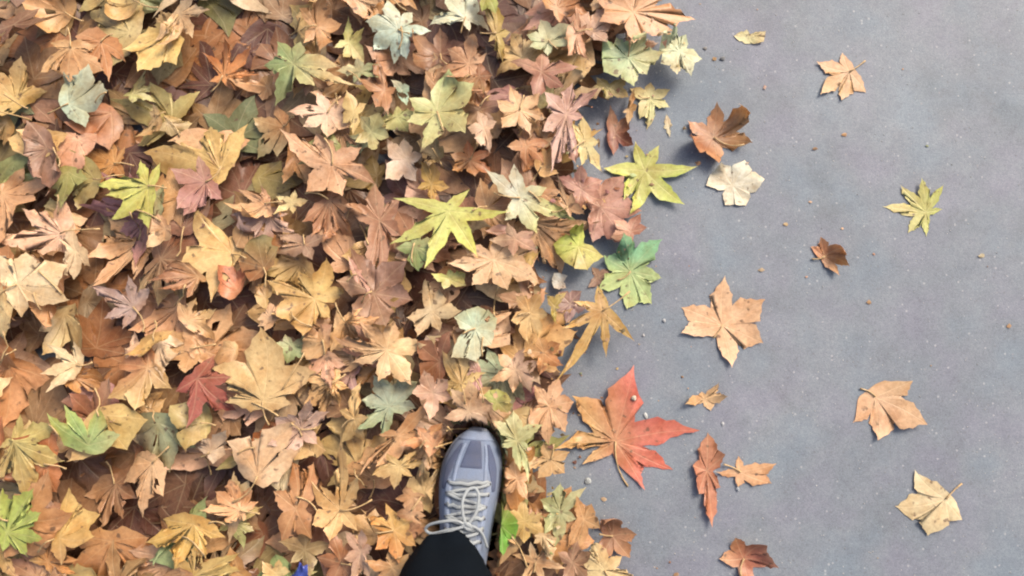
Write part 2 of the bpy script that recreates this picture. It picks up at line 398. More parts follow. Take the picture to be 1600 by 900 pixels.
# ------------------------------------------------------------------ leaves: the deep layers of the carpet
lr = random.Random(5)
LOW = dict(ne=4, rings=(.35, .7, 1.0), stalk=False)
for k in range(1080):
    py = lr.uniform(-190, 1070); px = lr.uniform(-210, edge_px(py) - 45)
    if k % 5 == 0: px = edge_px(py) - abs(lr.gauss(0, 110)) - 45
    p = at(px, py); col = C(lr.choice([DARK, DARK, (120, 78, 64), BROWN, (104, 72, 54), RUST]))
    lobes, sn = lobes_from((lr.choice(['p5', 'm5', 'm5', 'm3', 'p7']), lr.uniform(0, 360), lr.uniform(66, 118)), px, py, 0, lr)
    lay(lobes, sn, p[0], p[1], col * .7, col * .55, lr.uniform(.3, .8), lr.choice([0, 0, 60, -60, 90]), 14, rest=.62, hmax=.014, meta={'kind': 'litter'}, **LOW)  # litter colour multiplied down, painting in the shade of the gaps
for k in range(1500):                                    # no bare ground inside the carpet
    py = lr.uniform(-150, 1030); px = lr.uniform(-170, edge_px(py) - 70); p = at(px, py)
    j, i = cells(np.array([p[0]]), np.array([p[1]]))
    if H[max(j[0] - 3, 0):j[0] + 4, max(i[0] - 3, 0):i[0] + 4].min() > 0: continue
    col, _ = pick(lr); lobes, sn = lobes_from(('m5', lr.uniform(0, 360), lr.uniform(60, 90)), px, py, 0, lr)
    lay(lobes, .7, p[0], p[1], col * .55, col * .45, .4, 0, 6, rest=.5, hmax=.02, meta={'kind': 'litter'}, **LOW)  # patching leaves get the same gap shade put into their colour
def scatter_fill(n, smin, smax, hmax, margin=14, x0=-170, x1=None):
    for k in range(n):
        py = lr.uniform(-120, 1020); px = lr.uniform(x0, x1 or edge_px(py) - margin)
        if k % 6 == 0 and x1 is None: px = edge_px(py) - abs(lr.gauss(0, 90)) - margin
        p = at(px, py, .03); col, nme = pick(lr)
        tpl = lr.choice(['p5', 'p7', 'p5', 'm5', 'm5', 'm3', 'oval']); size = lr.uniform(smin, smax) * (.75 if tpl in ('oval', 'm3') else 1)
        lobes, sn = lobes_from((tpl, lr.uniform(0, 360), size), px, py, .03, lr)
        cr = lr.choice([.3, .6, .85, 1.1]); ro = lr.choice([0, 0, 70, -70, 110, 140, -100, 160])
        c2, _ = pick(lr); k2 = lr.uniform(.2, .75)
        lay(lobes, sn, p[0], p[1], col, col * .85, cr, ro, lr.choice([14, 30]), ne=9, lift=.008, rings=(.25, .5, .72, .88, 1.0), rest=lr.uniform(.75, .95), hmax=hmax, grad=lr.uniform(0, 360), grad_col=col * (1 - k2) + c2 * k2, holes=lr.choice([0, 0, 1, 2]),
            meta={'kind': 'fill', 'colour': nme, 'px': (px, py), 'tpl': tpl, 'sz': size})
scatter_fill(95, 88, 130, .055); scatter_fill(85, 66, 104, .06)

# ------------------------------------------------------------------ leaves one can point to, traced from the photograph, lowest first
# label, short name, junction of the veins, tips (or template, direction, size), colour, edge colour, crumple, options
HEROES = [
 ('dark brown crinkled leaf sunk below the mint leaf by the top edge', 'the sunken brown leaf', (690, 92), [(632, 120), (640, 78), (690, 55), (735, 82), (722, 118)], (134, 92, 72), (110, 74, 58), .7, {}),
 ('grey-brown leaf sunk between the four-fingered brown leaf and the yellow forked leaf', 'the grey-brown leaf', (485, 388), [(442, 372), (440, 402), (520, 376), (500, 410)], (165, 130, 106), (140, 108, 86), .5, {}),
 ('brown leaf with four finger-like lobes pointing down, below the peach leaf', 'the four-fingered brown leaf', (520, 318), [(480, 345), (497, 372), (525, 375), (552, 366), (572, 335), (530, 296)], (178, 128, 92), (160, 108, 74), .45, {}),
 ('long reddish brown leaf hanging down beside the big yellow star leaf', 'the long red-brown leaf', (598, 350), [(552, 330), (588, 302), (628, 318), (630, 372), (612, 450), (585, 425)], (168, 122, 94), (150, 104, 80), .35, {}),
 ('dull mauve-brown leaf below the long red-brown leaf', 'the mauve-brown leaf', (592, 462), [(548, 440), (560, 412), (632, 415), (648, 470), (610, 512), (556, 505)], (152, 116, 98), (124, 90, 76), .6, {}),
 ('small purplish leaf half buried beside the large cream-tan leaf', None, (553, 585), [(535, 560), (572, 568), (560, 618), (538, 605)], (154, 114, 110), (128, 90, 84), .5, {}),
 ('olive-brown leaf with a bent tip above the lavender leaf', 'the olive-brown leaf', (512, 572), [(474, 590), (492, 545), (540, 556), (540, 610), (505, 618)], (170, 136, 88), (140, 108, 66), .6, {}),
 ('rusty brown leaf showing between the cream leaf and the mint leaf', None, (690, 565), [(655, 540), (700, 520), (715, 565), (690, 600), (662, 585)], (156, 106, 78), (130, 84, 60), .5, {}),
 ('muted mauve-brown leaf with a torn gap under the orange strips', 'the torn mauve-brown leaf', (845, 128), [(800, 100), (845, 98), (895, 120), (872, 150), (830, 165)], (170, 120, 100), (150, 100, 84), .45, {}),
 ('brown-mauve leaf showing beside the pale yellow-green star leaf', None, (752, 182), [(720, 168), (750, 150), (788, 172), (772, 208), (735, 202)], (144, 108, 92), (120, 86, 72), .55, {}),
 ('wide mauve-brown leaf under the yellow leaf at the carpet rim', 'the wide mauve leaf', (938, 325), [(872, 292), (905, 282), (962, 280), (996, 330), (975, 378), (920, 372)], (178, 130, 114), (160, 106, 92), .4, {}),
 ('narrow dark red leaf standing above the yellow leaf at the carpet rim', None, (962, 205), [(954, 165), (981, 181), (990, 235), (954, 245)], (150, 96, 80), (122, 70, 58), .6, {'roll': (90, 10)}),
 ('brown leaf with long straight lobes beside the large Y-shaped tan leaf', 'the long-lobed brown leaf', (470, 790), [(442, 765), (480, 722), (502, 735), (488, 830), (446, 835)], (184, 136, 90), (160, 110, 68), .35, {}),
 ('olive-brown leaf with a pale rim just above the blue scrap', None, (484, 852), [(452, 838), (490, 822), (522, 842), (498, 888), (466, 872)], (142, 124, 80), (196, 176, 126), .5, {}),
 ('warm brown leaf at the bottom edge beside the pale pink folded leaf', None, (540, 872), [(506, 862), (530, 828), (560, 840), (558, 905), (522, 910)], (168, 118, 84), (140, 92, 62), .5, {}),
 ('reddish brown leaf half under the wide green leaf', None, (982, 366), [(960, 350), (990, 340), (1004, 362), (975, 392), (958, 380)], (172, 116, 92), (150, 92, 70), .5, {}),
 ('rosy brown leaf reaching under the pale grey leaf', 'the rosy brown leaf', (905, 305), [(872, 286), (896, 270), (935, 288), (930, 325), (896, 340)], (180, 128, 114), (160, 104, 90), .5, {}),
 ('dark brown leaf in shade under the lime diamond leaf', None, (935, 432), [(918, 448), (926, 416), (955, 424), (952, 446)], (140, 104, 84), (120, 82, 64), .4, {}),
 ('purplish brown leaf behind the gold-edged leaf', None, (888, 478), [(868, 490), (872, 462), (902, 458), (908, 488), (886, 506)], (138, 104, 100), (120, 84, 78), .4, {}),
 # -- middle layer
 ('orange-tan leaf curled at the top edge beside the pale mint leaf', 'the curled orange-tan leaf', (503, 55), [(478, 30), (503, 8), (536, 52), (522, 96), (484, 80)], (194, 148, 100), (172, 124, 78), .6, {}),
 ('olive-yellow cupped leaf beside the curled orange-tan leaf', 'the olive cupped leaf', (552, 78), [(530, 92), (545, 46), (575, 58), (572, 104), (545, 108)], (190, 180, 112), (160, 150, 84), .5, {'roll': (60, 0)}),
 ('dull green leaf pointing sideways below the olive cupped leaf', None, (570, 125), [(536, 116), (566, 106), (594, 118), (600, 134), (560, 142)], (156, 164, 116), (136, 144, 94), .35, {}),
 ('brown folded leaf standing on its tip below the mint leaf', 'the standing folded leaf', (606, 152), [(600, 106), (626, 150), (612, 190), (582, 180), (570, 150)], (166, 118, 78), (140, 94, 58), .6, {'roll': (110, 5)}),
 ('teal-green leaf tip poking up beside the standing folded leaf', None, (630, 146), [(616, 128), (642, 140), (634, 172)], (150, 180, 150), (140, 168, 132), .3, {}),
 ('pinkish beige leaf pierced by a small dark hole', 'the pierced pinkish leaf', (520, 188), [(468, 182), (508, 160), (556, 164), (552, 205), (520, 226), (490, 212)], (208, 170, 146), (196, 154, 126), .25, {'holes': 1}),
 ('narrow yellow leaf between the pierced pinkish leaf and the standing folded leaf', None, (562, 190), [(556, 158), (580, 175), (562, 224), (546, 208)], (202, 176, 112), (186, 156, 90), .45, {}),
 ('small yellow-green leaf beside the pale yellow-green star leaf', None, (626, 194), [(600, 196), (625, 180), (654, 188), (640, 212), (612, 212)], (194, 188, 124), (180, 172, 102), .35, {}),
 ('olive-beige leaf above the pale pink notched leaf', None, (588, 218), [(566, 232), (572, 196), (600, 192), (612, 226), (590, 250)], (186, 176, 128), (166, 152, 104), .4, {}),
 ('broad peach leaf with a ragged rim above the four-fingered brown leaf', 'the broad peach leaf', (528, 268), [(460, 232), (500, 222), (568, 238), (590, 282), (545, 308), (492, 300)], (204, 160, 126), (190, 140, 100), .35, {}),
 ('small pale yellow leaf poking out below the broad peach leaf', None, (464, 322), [(440, 312), (470, 306), (490, 322), (466, 338), (440, 336)], (222, 204, 144), (206, 182, 116), .3, {}),
 ('pale pink leaf with two notches beside the pale star leaf', 'the notched pink leaf', (638, 252), [(597, 232), (632, 222), (660, 245), (648, 284), (600, 276)], (222, 194, 172), (228, 206, 188), .25, {}),
 ('bright rust-orange leaf above the big yellow star leaf', 'the rust-orange leaf', (735, 252), [(706, 240), (730, 225), (765, 235), (772, 268), (738, 280), (710, 270)], (194, 124, 74), (176, 104, 58), .45, {}),
 ('golden brown leaf tucked behind the big yellow star leaf', None, (676, 292), [(660, 262), (692, 262), (700, 300), (676, 322), (656, 302)], (190, 152, 62), (170, 128, 48), .35, {}),
 ('dull green leaf showing under the big yellow star leaf', None, (655, 392), [(628, 392), (655, 370), (688, 385), (680, 415), (650, 425)], (144, 156, 98), (126, 138, 82), .25, {}),
 ('broad beige leaf below the big yellow star leaf', 'the broad beige leaf', (772, 412), [(705, 428), (725, 395), (780, 378), (835, 388), (838, 430), (790, 455), (745, 450)], (208, 174, 132), (196, 154, 108), .3, {}),
 ('pinkish beige leaf lying between the star leaf and the pale grey leaf', None, (805, 382), [(768, 384), (795, 362), (828, 372), (835, 400), (800, 404)], (210, 168, 144), (196, 150, 122), .35, {}),
 ('small curly yellow leaf below the big yellow star leaf', None, (706, 440), [(678, 436), (705, 426), (730, 432), (726, 452), (696, 456)], (214, 208, 124), (200, 190, 96), .6, {}),
 ('pinkish folded strip of leaf beside the mauve-brown leaf', None, (570, 436), [(556, 408), (578, 430), (598, 470), (574, 452)], (206, 156, 140), (186, 132, 112), .5, {'roll': (80, 30)}),
 ('tan-yellow leaf with long forked lobes beside the mauve-brown leaf', 'the yellow forked leaf', (500, 470), [(440, 442), (470, 432), (524, 414), (545, 460), (520, 500), (492, 524), (442, 486)], (208, 174, 100), (196, 154, 80), .4, {}),
 ('pale green rounded leaf below the yellow forked leaf', None, (464, 542), [(438, 545), (455, 526), (490, 530), (484, 556), (460, 566)], (178, 182, 134), (160, 162, 110), .3, {}),
 ('tall cream leaf beside the small mint leaf', 'the tall cream leaf', (676, 488), [(642, 498), (662, 432), (690, 456), (718, 498), (690, 518), (656, 522)], (218, 194, 154), (212, 182, 140), .25, {}),
 ('large cream-tan leaf with an orange folded rim', 'the large cream-tan leaf', (612, 548), [(538, 548), (578, 512), (622, 506), (665, 535), (648, 596), (602, 588), (566, 570)], (212, 186, 138), (204, 160, 112), .35, {'grad': 140, 'gc': (204, 156, 112)}),
 ('mint green rounded leaf with two dark slits', 'the slitted mint leaf', (745, 516), [(712, 500), (748, 482), (778, 500), (770, 540), (742, 566), (704, 556)], (180, 200, 168), (196, 184, 146), .2, {'sin': .8, 'holes': 2}),
 ('lavender-pink leaf with pointed lobes below the olive-brown leaf', 'the lavender leaf', (480, 668), [(442, 650), (462, 640), (492, 612), (516, 640), (505, 690), (462, 706), (440, 690)], (202, 172, 160), (192, 156, 140), .3, {}),
 ('slim cream-yellow pointed leaf standing above the long tan lobe', None, (560, 652), [(558, 600), (580, 650), (570, 690), (542, 690), (540, 640)], (208, 178, 118), (200, 160, 96), .4, {}),
 ('mint leaf with a deep green base above the shoe', 'the green-based mint leaf', (612, 634), [(574, 622), (600, 592), (655, 596), (648, 632), (600, 678), (570, 676)], (184, 190, 158), (190, 184, 146), .3, {'grad': -110, 'gc': (152, 174, 128)}),
 ('long tan leaf lobe slanting down towards the shoe', 'the long tan lobe', (628, 678), [(684, 620), (660, 680), (600, 720), (566, 722), (600, 676)], (204, 156, 106), (190, 136, 86), .3, {}),
 ('pinkish tan leaf with raised tips above the shoe', None, (682, 612), [(652, 612), (668, 582), (702, 590), (705, 622), (682, 650)], (206, 168, 146), (194, 150, 124), .5, {}),
 ('beige-pink leaf resting just above the toe of the shoe', 'the beige-pink leaf', (735, 640), [(700, 655), (712, 606), (745, 598), (768, 630), (760, 670), (725, 676)], (208, 174, 146), (198, 156, 124), .3, {}),
 ('small lime-yellow oval leaf above the shoe', None, (778, 626), [(756, 618), (776, 606), (800, 622), (796, 642), (772, 640)], (202, 198, 116), (184, 176, 90), .3, {'sin': .8}),
 ('pinkish tan many-lobed leaf between the slitted mint leaf and the pavement', 'the pinkish many-lobed leaf', (805, 578), [(768, 590), (780, 556), (812, 546), (842, 568), (840, 604), (800, 612)], (206, 168, 140), (190, 146, 114), .5, {}),
 ('orange-brown leaf at the carpet rim beside the gold-edged leaf', 'the rim orange-brown leaf', (848, 552), [(820, 545), (842, 530), (870, 540), (874, 575), (846, 586)], (194, 138, 84), (176, 116, 62), .35, {}),
 ('yellow-tan leaf with drooping lobes beside the gold-edged leaf', 'the drooping yellow-tan leaf', (828, 492), [(800, 500), (808, 466), (840, 462), (856, 492), (848, 526), (815, 534)], (216, 182, 122), (200, 160, 92), .4, {}),
 ('narrow mustard-green leaf strip beside the drooping yellow-tan leaf', None, (864, 482), [(850, 468), (882, 460), (872, 486), (860, 512)], (172, 154, 58), (160, 138, 50), .35, {}),
 ('tan leaf at the carpet rim above the crimson leaf', 'the rim tan leaf', (856, 632), [(822, 655), (836, 605), (864, 592), (888, 622), (880, 668), (845, 682)], (206, 162, 122), (192, 142, 98), .35, {}),
 ('brown-red leaf crumpled under the orange leaf at the top', None, (1000, 70), [(975, 58), (1005, 52), (1026, 68), (1005, 85), (978, 84)], (150, 106, 78), (130, 86, 60), .6, {}),
 ('green-grey leaf below the top edge beside the tan strips', 'the green-grey leaf', (855, 78), [(828, 72), (848, 46), (880, 54), (886, 86), (856, 100), (834, 94)], (168, 178, 134), (156, 158, 106), .35, {}),
 ('pinkish tan upright leaf strip beside the green-grey leaf', None, (898, 72), [(898, 30), (912, 60), (904, 108), (886, 104), (886, 62)], (208, 158, 124), (190, 136, 98), .4, {'roll': (80, 0)}),
 ('orange-brown leaf at the top edge above the green-grey leaf', None, (868, 28), [(838, 22), (862, -8), (905, 4), (908, 40), (870, 52)], (192, 138, 90), (172, 116, 66), .45, {}),
 ('olive-gold leaf below the pale green leaf at the carpet rim', 'the olive-gold leaf', (948, 148), [(918, 152), (930, 130), (976, 132), (980, 160), (945, 166)], (168, 154, 88), (150, 134, 66), .3, {'sin': .8}),
 ('pale yellow leaf with a golden base at the carpet rim', 'the golden-based leaf', (1015, 152), [(989, 138), (1018, 129), (1046, 140), (1044, 170), (1025, 198), (1000, 180)], (212, 202, 148), (204, 190, 130), .4, {'grad': 130, 'gc': (196, 150, 62)}),
 ('narrow tan leaf strip hanging below the olive-gold leaf', None, (982, 172), [(986, 140), (996, 168), (982, 198), (972, 178)], (204, 166, 112), (186, 142, 86), .4, {'roll': (70, 0)}),
 ('dusty pink leaf under the torn mauve-brown leaf', 'the dusty pink leaf', (882, 190), [(852, 158), (895, 146), (925, 150), (906, 195), (898, 262), (862, 268), (852, 215)], (194, 154, 146), (182, 138, 128), .3, {}),
 ('yellow-tan leaf beside the dusty pink leaf', 'the yellow-tan leaf', (812, 188), [(780, 180), (800, 156), (842, 164), (850, 196), (825, 220), (788, 214)], (208, 168, 120), (194, 146, 94), .35, {}),
 ('orange-brown curled leaf below the yellow-tan leaf', None, (822, 242), [(796, 240), (815, 220), (850, 230), (852, 262), (818, 270)], (180, 122, 74), (156, 98, 54), .5, {}),
 ('pale lemon leaf hanging beside the dusty pink leaf', 'the pale lemon leaf', (908, 240), [(890, 218), (910, 205), (926, 240), (928, 284), (908, 272)], (214, 200, 140), (198, 176, 104), .3, {}),
 ('tan folded leaf strip beside the wide mauve leaf', None, (884, 332), [(868, 292), (890, 312), (906, 345), (888, 348), (872, 326)], (204, 160, 116), (184, 134, 88), .45, {'roll': (90, 20)}),
 ('pale cream leaf curving along the top edge', 'the top-edge cream leaf', (728, 32), [(675, 40), (700, 5), (745, 2), (768, 36), (735, 52)], (206, 212, 182), (196, 204, 168), .3, {}),
 ('mustard-yellow leaf lobe pointing down from the top edge', 'the mustard lobe', (776, 58), [(756, 20), (782, 12), (796, 55), (782, 104), (764, 70)], (180, 156, 66), (166, 138, 54), .3, {}),
 ('yellow-green leaf corner at the top edge above the mustard lobe', None, (762, 8), [(738, 0), (765, -18), (786, 2), (778, 30), (752, 28)], (178, 176, 84), (164, 160, 70), .3, {}),
 ('orange-tan leaf with a folded tip below the mustard lobe', 'the folded orange-tan leaf', (735, 118), [(698, 130), (712, 92), (745, 72), (760, 105), (752, 140), (712, 150)], (198, 150, 110), (182, 128, 86), .4, {}),
 ('small rust leaf below the folded orange-tan leaf', None, (752, 142), [(726, 148), (750, 122), (768, 140), (762, 165), (740, 164)], (154, 100, 60), (132, 80, 46), .45, {}),
 ('cream leaf fragment below the brown-mauve leaf', None, (758, 215), [(736, 210), (752, 192), (776, 208), (770, 246), (750, 240)], (216, 182, 154), (206, 166, 134), .35, {}),
 ('tan leaf cupped beside the right side of the shoe toe', None, (808, 742), [(782, 730), (802, 712), (828, 738), (820, 770), (790, 768)], (204, 156, 106), (186, 132, 80), .45, {}),
 ('yellow-tan leaf flat on the carpet between shoe and crimson leaf', 'the flat yellow-tan leaf', (858, 712), [(818, 718), (846, 690), (882, 698), (876, 728), (838, 738)], (212, 174, 120), (198, 154, 94), .25, {}),
 ('straw-yellow leaf with a white-tipped lobe beside the bright green leaf', 'the straw-yellow leaf', (820, 808), [(792, 795), (815, 776), (842, 796), (848, 834), (818, 838), (795, 828)], (208, 178, 102), (216, 196, 140), .35, {}),
 ('grey-green leaf at the carpet rim below the crimson leaf', 'the grey-green rim leaf', (872, 790), [(846, 772), (870, 752), (902, 756), (894, 800), (868, 842), (850, 818)], (174, 176, 132), (164, 156, 104), .35, {}),
 ('tan leaf leaning against the grey-green rim leaf', None, (908, 802), [(896, 766), (918, 778), (930, 812), (898, 850), (882, 838)], (198, 156, 104), (178, 132, 80), .35, {'roll': (60, 0)}),
 ('crumpled chestnut leaf standing on the pavement at the bottom rim', 'the crumpled chestnut leaf', (958, 838), [(932, 799), (963, 778), (992, 828), (984, 874), (935, 882)], (156, 110, 84), (196, 144, 108), .8, {'roll': (110, 80)}),
 ('pale curled strips of torn leaf at the bottom edge beside the shoe', 'the torn pale leaf', (836, 872), [(800, 862), (828, 838), (862, 842), (882, 880), (850, 902), (812, 900)], (204, 158, 114), (222, 196, 156), .8, {'sin': .35}),
 ('cream-yellow leaf with a curled rim at the bottom edge of the carpet', None, (942, 886), [(906, 857), (930, 843), (966, 869), (994, 900), (940, 921), (913, 909)], (208, 186, 134), (220, 202, 158), .5, {}),
 ('mottled brown leaf at the bottom edge between torn leaf and cream-yellow leaf', None, (892, 872), [(868, 858), (892, 840), (918, 858), (916, 892), (880, 900)], (164, 124, 96), (146, 102, 76), .5, {}),
 ('broad yellow-tan leaf beside the shoe, below the long tan lobe', 'the broad yellow-tan leaf', (632, 722), [(592, 726), (612, 704), (655, 700), (668, 716), (650, 738), (626, 756)], (212, 182, 118), (196, 160, 94), .35, {}),
 ('tan leaf with three stubby lobes beside the laces', 'the stubby tan leaf', (648, 772), [(622, 770), (630, 750), (668, 768), (670, 788), (640, 794)], (206, 164, 124), (192, 144, 102), .4, {}),
 ('pale tan leaf tip pointing at the laces', None, (648, 798), [(624, 792), (648, 780), (670, 796), (664, 812), (634, 812)], (204, 164, 126), (190, 146, 106), .4, {}),
 ('golden leaf with an orange patch beside the trouser leg', 'the golden leaf', (622, 820), [(584, 792), (612, 784), (645, 806), (656, 842), (630, 862), (596, 846)], (212, 174, 100), (200, 146, 74), .35, {'grad': -120, 'gc': (204, 132, 64)}),
 ('tan leaf bending under the trouser leg at the bottom edge', None, (620, 876), [(586, 868), (610, 852), (645, 862), (640, 895), (600, 902)], (204, 158, 108), (188, 134, 84), .4, {}),
 ('cream-yellow leaf in the bottom corner of the carpet beside the blue scrap', None, (445, 884), [(420, 872), (448, 866), (464, 880), (452, 900), (425, 902)], (216, 192, 130), (204, 170, 104), .3, {}),
 ('rusty orange leaf above the toe of the shoe', 'the rusty toe-side leaf', (672, 682), [(634, 690), (658, 666), (692, 660), (702, 684), (676, 704)], (198, 140, 90), (178, 114, 66), .45, {}),
 ('orange-tan leaf pointing down above the toe of the shoe', None, (684, 690), [(664, 670), (694, 664), (706, 680), (676, 708)], (204, 150, 108), (190, 128, 84), .35, {}),
 ('pale green leaf lobe above the flat yellow-tan leaf', 'the pale green lobe', (808, 684), [(774, 660), (800, 646), (840, 662), (824, 700), (838, 738), (808, 726), (784, 692)], (190, 194, 144), (202, 190, 140), .3, {}),
 ('large tan leaf with one long pale lobe reaching up the carpet', 'the large Y-shaped tan leaf', (538, 792), [(490, 752), (508, 760), (556, 690), (572, 740), (566, 820), (528, 836), (500, 815)], (214, 174, 114), (206, 156, 94), .3, {}),
 ('pale pink folded leaf below the large Y-shaped leaf', 'the folded pale pink leaf', (572, 852), [(552, 822), (575, 815), (592, 842), (590, 888), (566, 894), (550, 862)], (204, 166, 144), (192, 150, 124), .35, {'roll': (50, 0)}),
 # -- top layer
 ('green leaf with a long cream-tipped lobe below the curled orange-tan leaf', 'the cream-tipped green leaf', (468, 112), [(436, 165), (425, 110), (444, 78), (478, 84), (540, 112), (545, 152), (500, 140)], (168, 180, 122), (178, 178, 118), .3, {'grad': 0, 'gc': (214, 190, 136)}),
 ('pale mint leaf with dark gaps beside the top edge', 'the pale mint leaf', (625, 55), [(584, 78), (582, 35), (612, 10), (650, 20), (668, 55), (640, 92), (622, 102)], (182, 206, 188), (196, 212, 190), .35, {}),
 ('pale yellow-green star leaf with pointed lobes above the big yellow leaf', 'the pale star leaf', (688, 192), [(692, 134), (742, 168), (738, 218), (676, 254), (648, 212), (650, 168)], (194, 190, 138), (188, 190, 126), .25, {}),
 ('large orange leaf reaching over the pavement at the top edge', 'the large orange leaf', (985, 32), [(1087, 27), (1045, 62), (985, 80), (932, 52), (925, 12), (975, -20), (1040, -12)], (206, 154, 104), (196, 138, 84), .3, {'sin': .62}),
 ('pale green leaf on the carpet rim below the orange leaf', 'the rim pale green leaf', (975, 106), [(934, 90), (958, 76), (1000, 74), (1030, 104), (1004, 132), (984, 152), (940, 132)], (174, 196, 144), (180, 190, 130), .22, {'sin': .66}),
 ('brightest cream-green leaf with rounded lobes jutting onto the pavement', 'the cream-green leaf', (1056, 92), [(1024, 70), (1046, 58), (1066, 66), (1091, 102), (1074, 130), (1050, 128), (1026, 108)], (208, 218, 174), (206, 220, 168), .25, {'sin': .7}),
 ('big bright yellow star leaf in the middle of the carpet', 'the big yellow star leaf', (704, 338), [(621, 312), (617, 394), (674, 430), (752, 408), (795, 348), (735, 304)], (204, 198, 112), (206, 204, 84), .18, {'sin': .36, 'stalk': 112, 'teeth': .5}),
 ('pale grey-cream leaf with one long lobe beside the big yellow star leaf', 'the pale grey leaf', (812, 318), [(757, 276), (800, 268), (852, 300), (898, 350), (836, 374), (788, 352)], (208, 206, 180), (204, 202, 164), .25, {'sin': .5, 'grad': -20, 'gc': (202, 194, 120)}),
 ('yellow-green star leaf at the carpet rim with two lobes over the pavement', 'the rim yellow-green leaf', (1008, 266), [(943, 259), (990, 222), (1028, 226), (1090, 270), (1064, 326), (988, 342), (970, 314)], (200, 192, 108), (184, 192, 66), .2, {'sin': .42, 'teeth': .5}),
 ('small diamond-shaped lime leaf beside the wide green leaf', 'the lime diamond leaf', (902, 388), [(863, 386), (907, 355), (943, 400), (916, 425), (881, 413)], (190, 192, 74), (198, 198, 84), .3, {'sin': .85}),
 ('wide two-tone green leaf at the carpet rim', 'the wide green leaf', (985, 424), [(932, 452), (942, 400), (968, 368), (1028, 368), (1036, 432), (1022, 474), (985, 484)], (186, 200, 140), (190, 202, 128), .32, {'sin': .62, 'teeth': 1.4, 'grad': 80, 'gc': (122, 178, 128), 'gk': .15, 'gs': 2.0}),
 ('tan leaf with long gold-edged drooping lobes, tips lying on the pavement', 'the gold-edged leaf', (938, 488), [(892, 474), (930, 448), (988, 534), (946, 560), (878, 608), (873, 517)], (208, 168, 118), (198, 164, 72), .2, {'sin': .38, 'grad': -65, 'gc': (192, 156, 66), 'teeth': .5}),
 ('crimson and orange leaf lying flat on the pavement', 'the crimson leaf', (962, 690), [(993, 570), (1091, 659), (1050, 742), (1012, 764), (908, 724), (862, 690), (890, 618)], (202, 112, 90), (206, 98, 84), .10, {'sin': .46, 'grad': 185, 'gc': (200, 158, 100), 'gk': .42, 'gs': 1.5, 'teeth': .9}),
 ('bright green blade of leaf beside the shoe', 'the bright green leaf', (784, 812), [(772, 772), (796, 788), (806, 830), (788, 858), (770, 838)], (120, 180, 60), (150, 204, 92), .3, {'sin': .85, 'roll': (35, 0)}),
 # -- on the pavement
 ('curled rust-brown leaf with a raised orange rim on the pavement', 'the curled rust leaf', (1116, 214), [(1056, 236), (1078, 192), (1121, 164), (1178, 174), (1171, 224), (1121, 259)], (164, 106, 70), (204, 148, 100), .6, {'roll': (85, 35)}),
 ('cream-white leaf lying alone below the curled rust leaf', 'the lone cream leaf', (1146, 288), [(1104, 286), (1125, 256), (1168, 250), (1196, 284), (1170, 318), (1134, 320)], (212, 208, 186), (214, 206, 176), .3, {'sin': .92, 'teeth': .6}),
 ('peach leaf with a sharp upright lobe lying alone on the pavement', 'the lone peach leaf', (1130, 508), [(1126, 430), (1068, 474), (1064, 520), (1146, 574), (1195, 532), (1192, 462)], (216, 174, 134), (220, 176, 132), .2, {'sin': .58}),
 ('small crescent tan leaf on the pavement below the lone peach leaf', 'the crescent leaf', (1102, 624), [(1062, 630), (1098, 612), (1126, 598), (1140, 616), (1112, 642)], (208, 170, 122), (204, 162, 104), .35, {'sin': .7, 'roll': (50, 20)}),
 ('twisted chestnut leaf with a dangling stalk on the pavement', 'the twisted chestnut leaf', (1106, 736), [(1088, 772), (1080, 727), (1109, 676), (1135, 710), (1127, 762), (1116, 824)], (186, 120, 88), (168, 96, 62), .6, {'roll': (75, 0), 'sin': .75}),
 ('tan leaf tip lying beside the twisted chestnut leaf', None, (1158, 738), [(1123, 743), (1155, 714), (1212, 727), (1204, 760), (1155, 760)], (210, 162, 118), (198, 144, 94), .35, {}),
 ('reddish brown curled leaf low on the pavement below the twisted leaf', 'the low reddish leaf', (1164, 874), [(1128, 879), (1148, 840), (1190, 838), (1211, 879), (1170, 916)], (172, 100, 78), (196, 140, 110), .7, {'roll': (80, 60)}),
 ('small cream leaf piece near the top of the bare pavement', None, (1172, 54), [(1148, 56), (1168, 44), (1198, 48), (1194, 64), (1166, 66)], (216, 204, 158), (206, 190, 140), .35, {'sin': .85}),
 ('tiny pale leaf tip on the pavement below the golden-based leaf', None, (1046, 196), [(1042, 176), (1052, 194), (1048, 214), (1038, 198)], (206, 200, 168), (196, 186, 146), .4, {'sin': .85}),
 ('small grey-white leaf scrap on the ground beside the lime leaf', None, (876, 440), [(864, 428), (886, 430), (884, 452), (866, 452)], (196, 196, 186), (186, 184, 172), .4, {'sin': .8}),
]
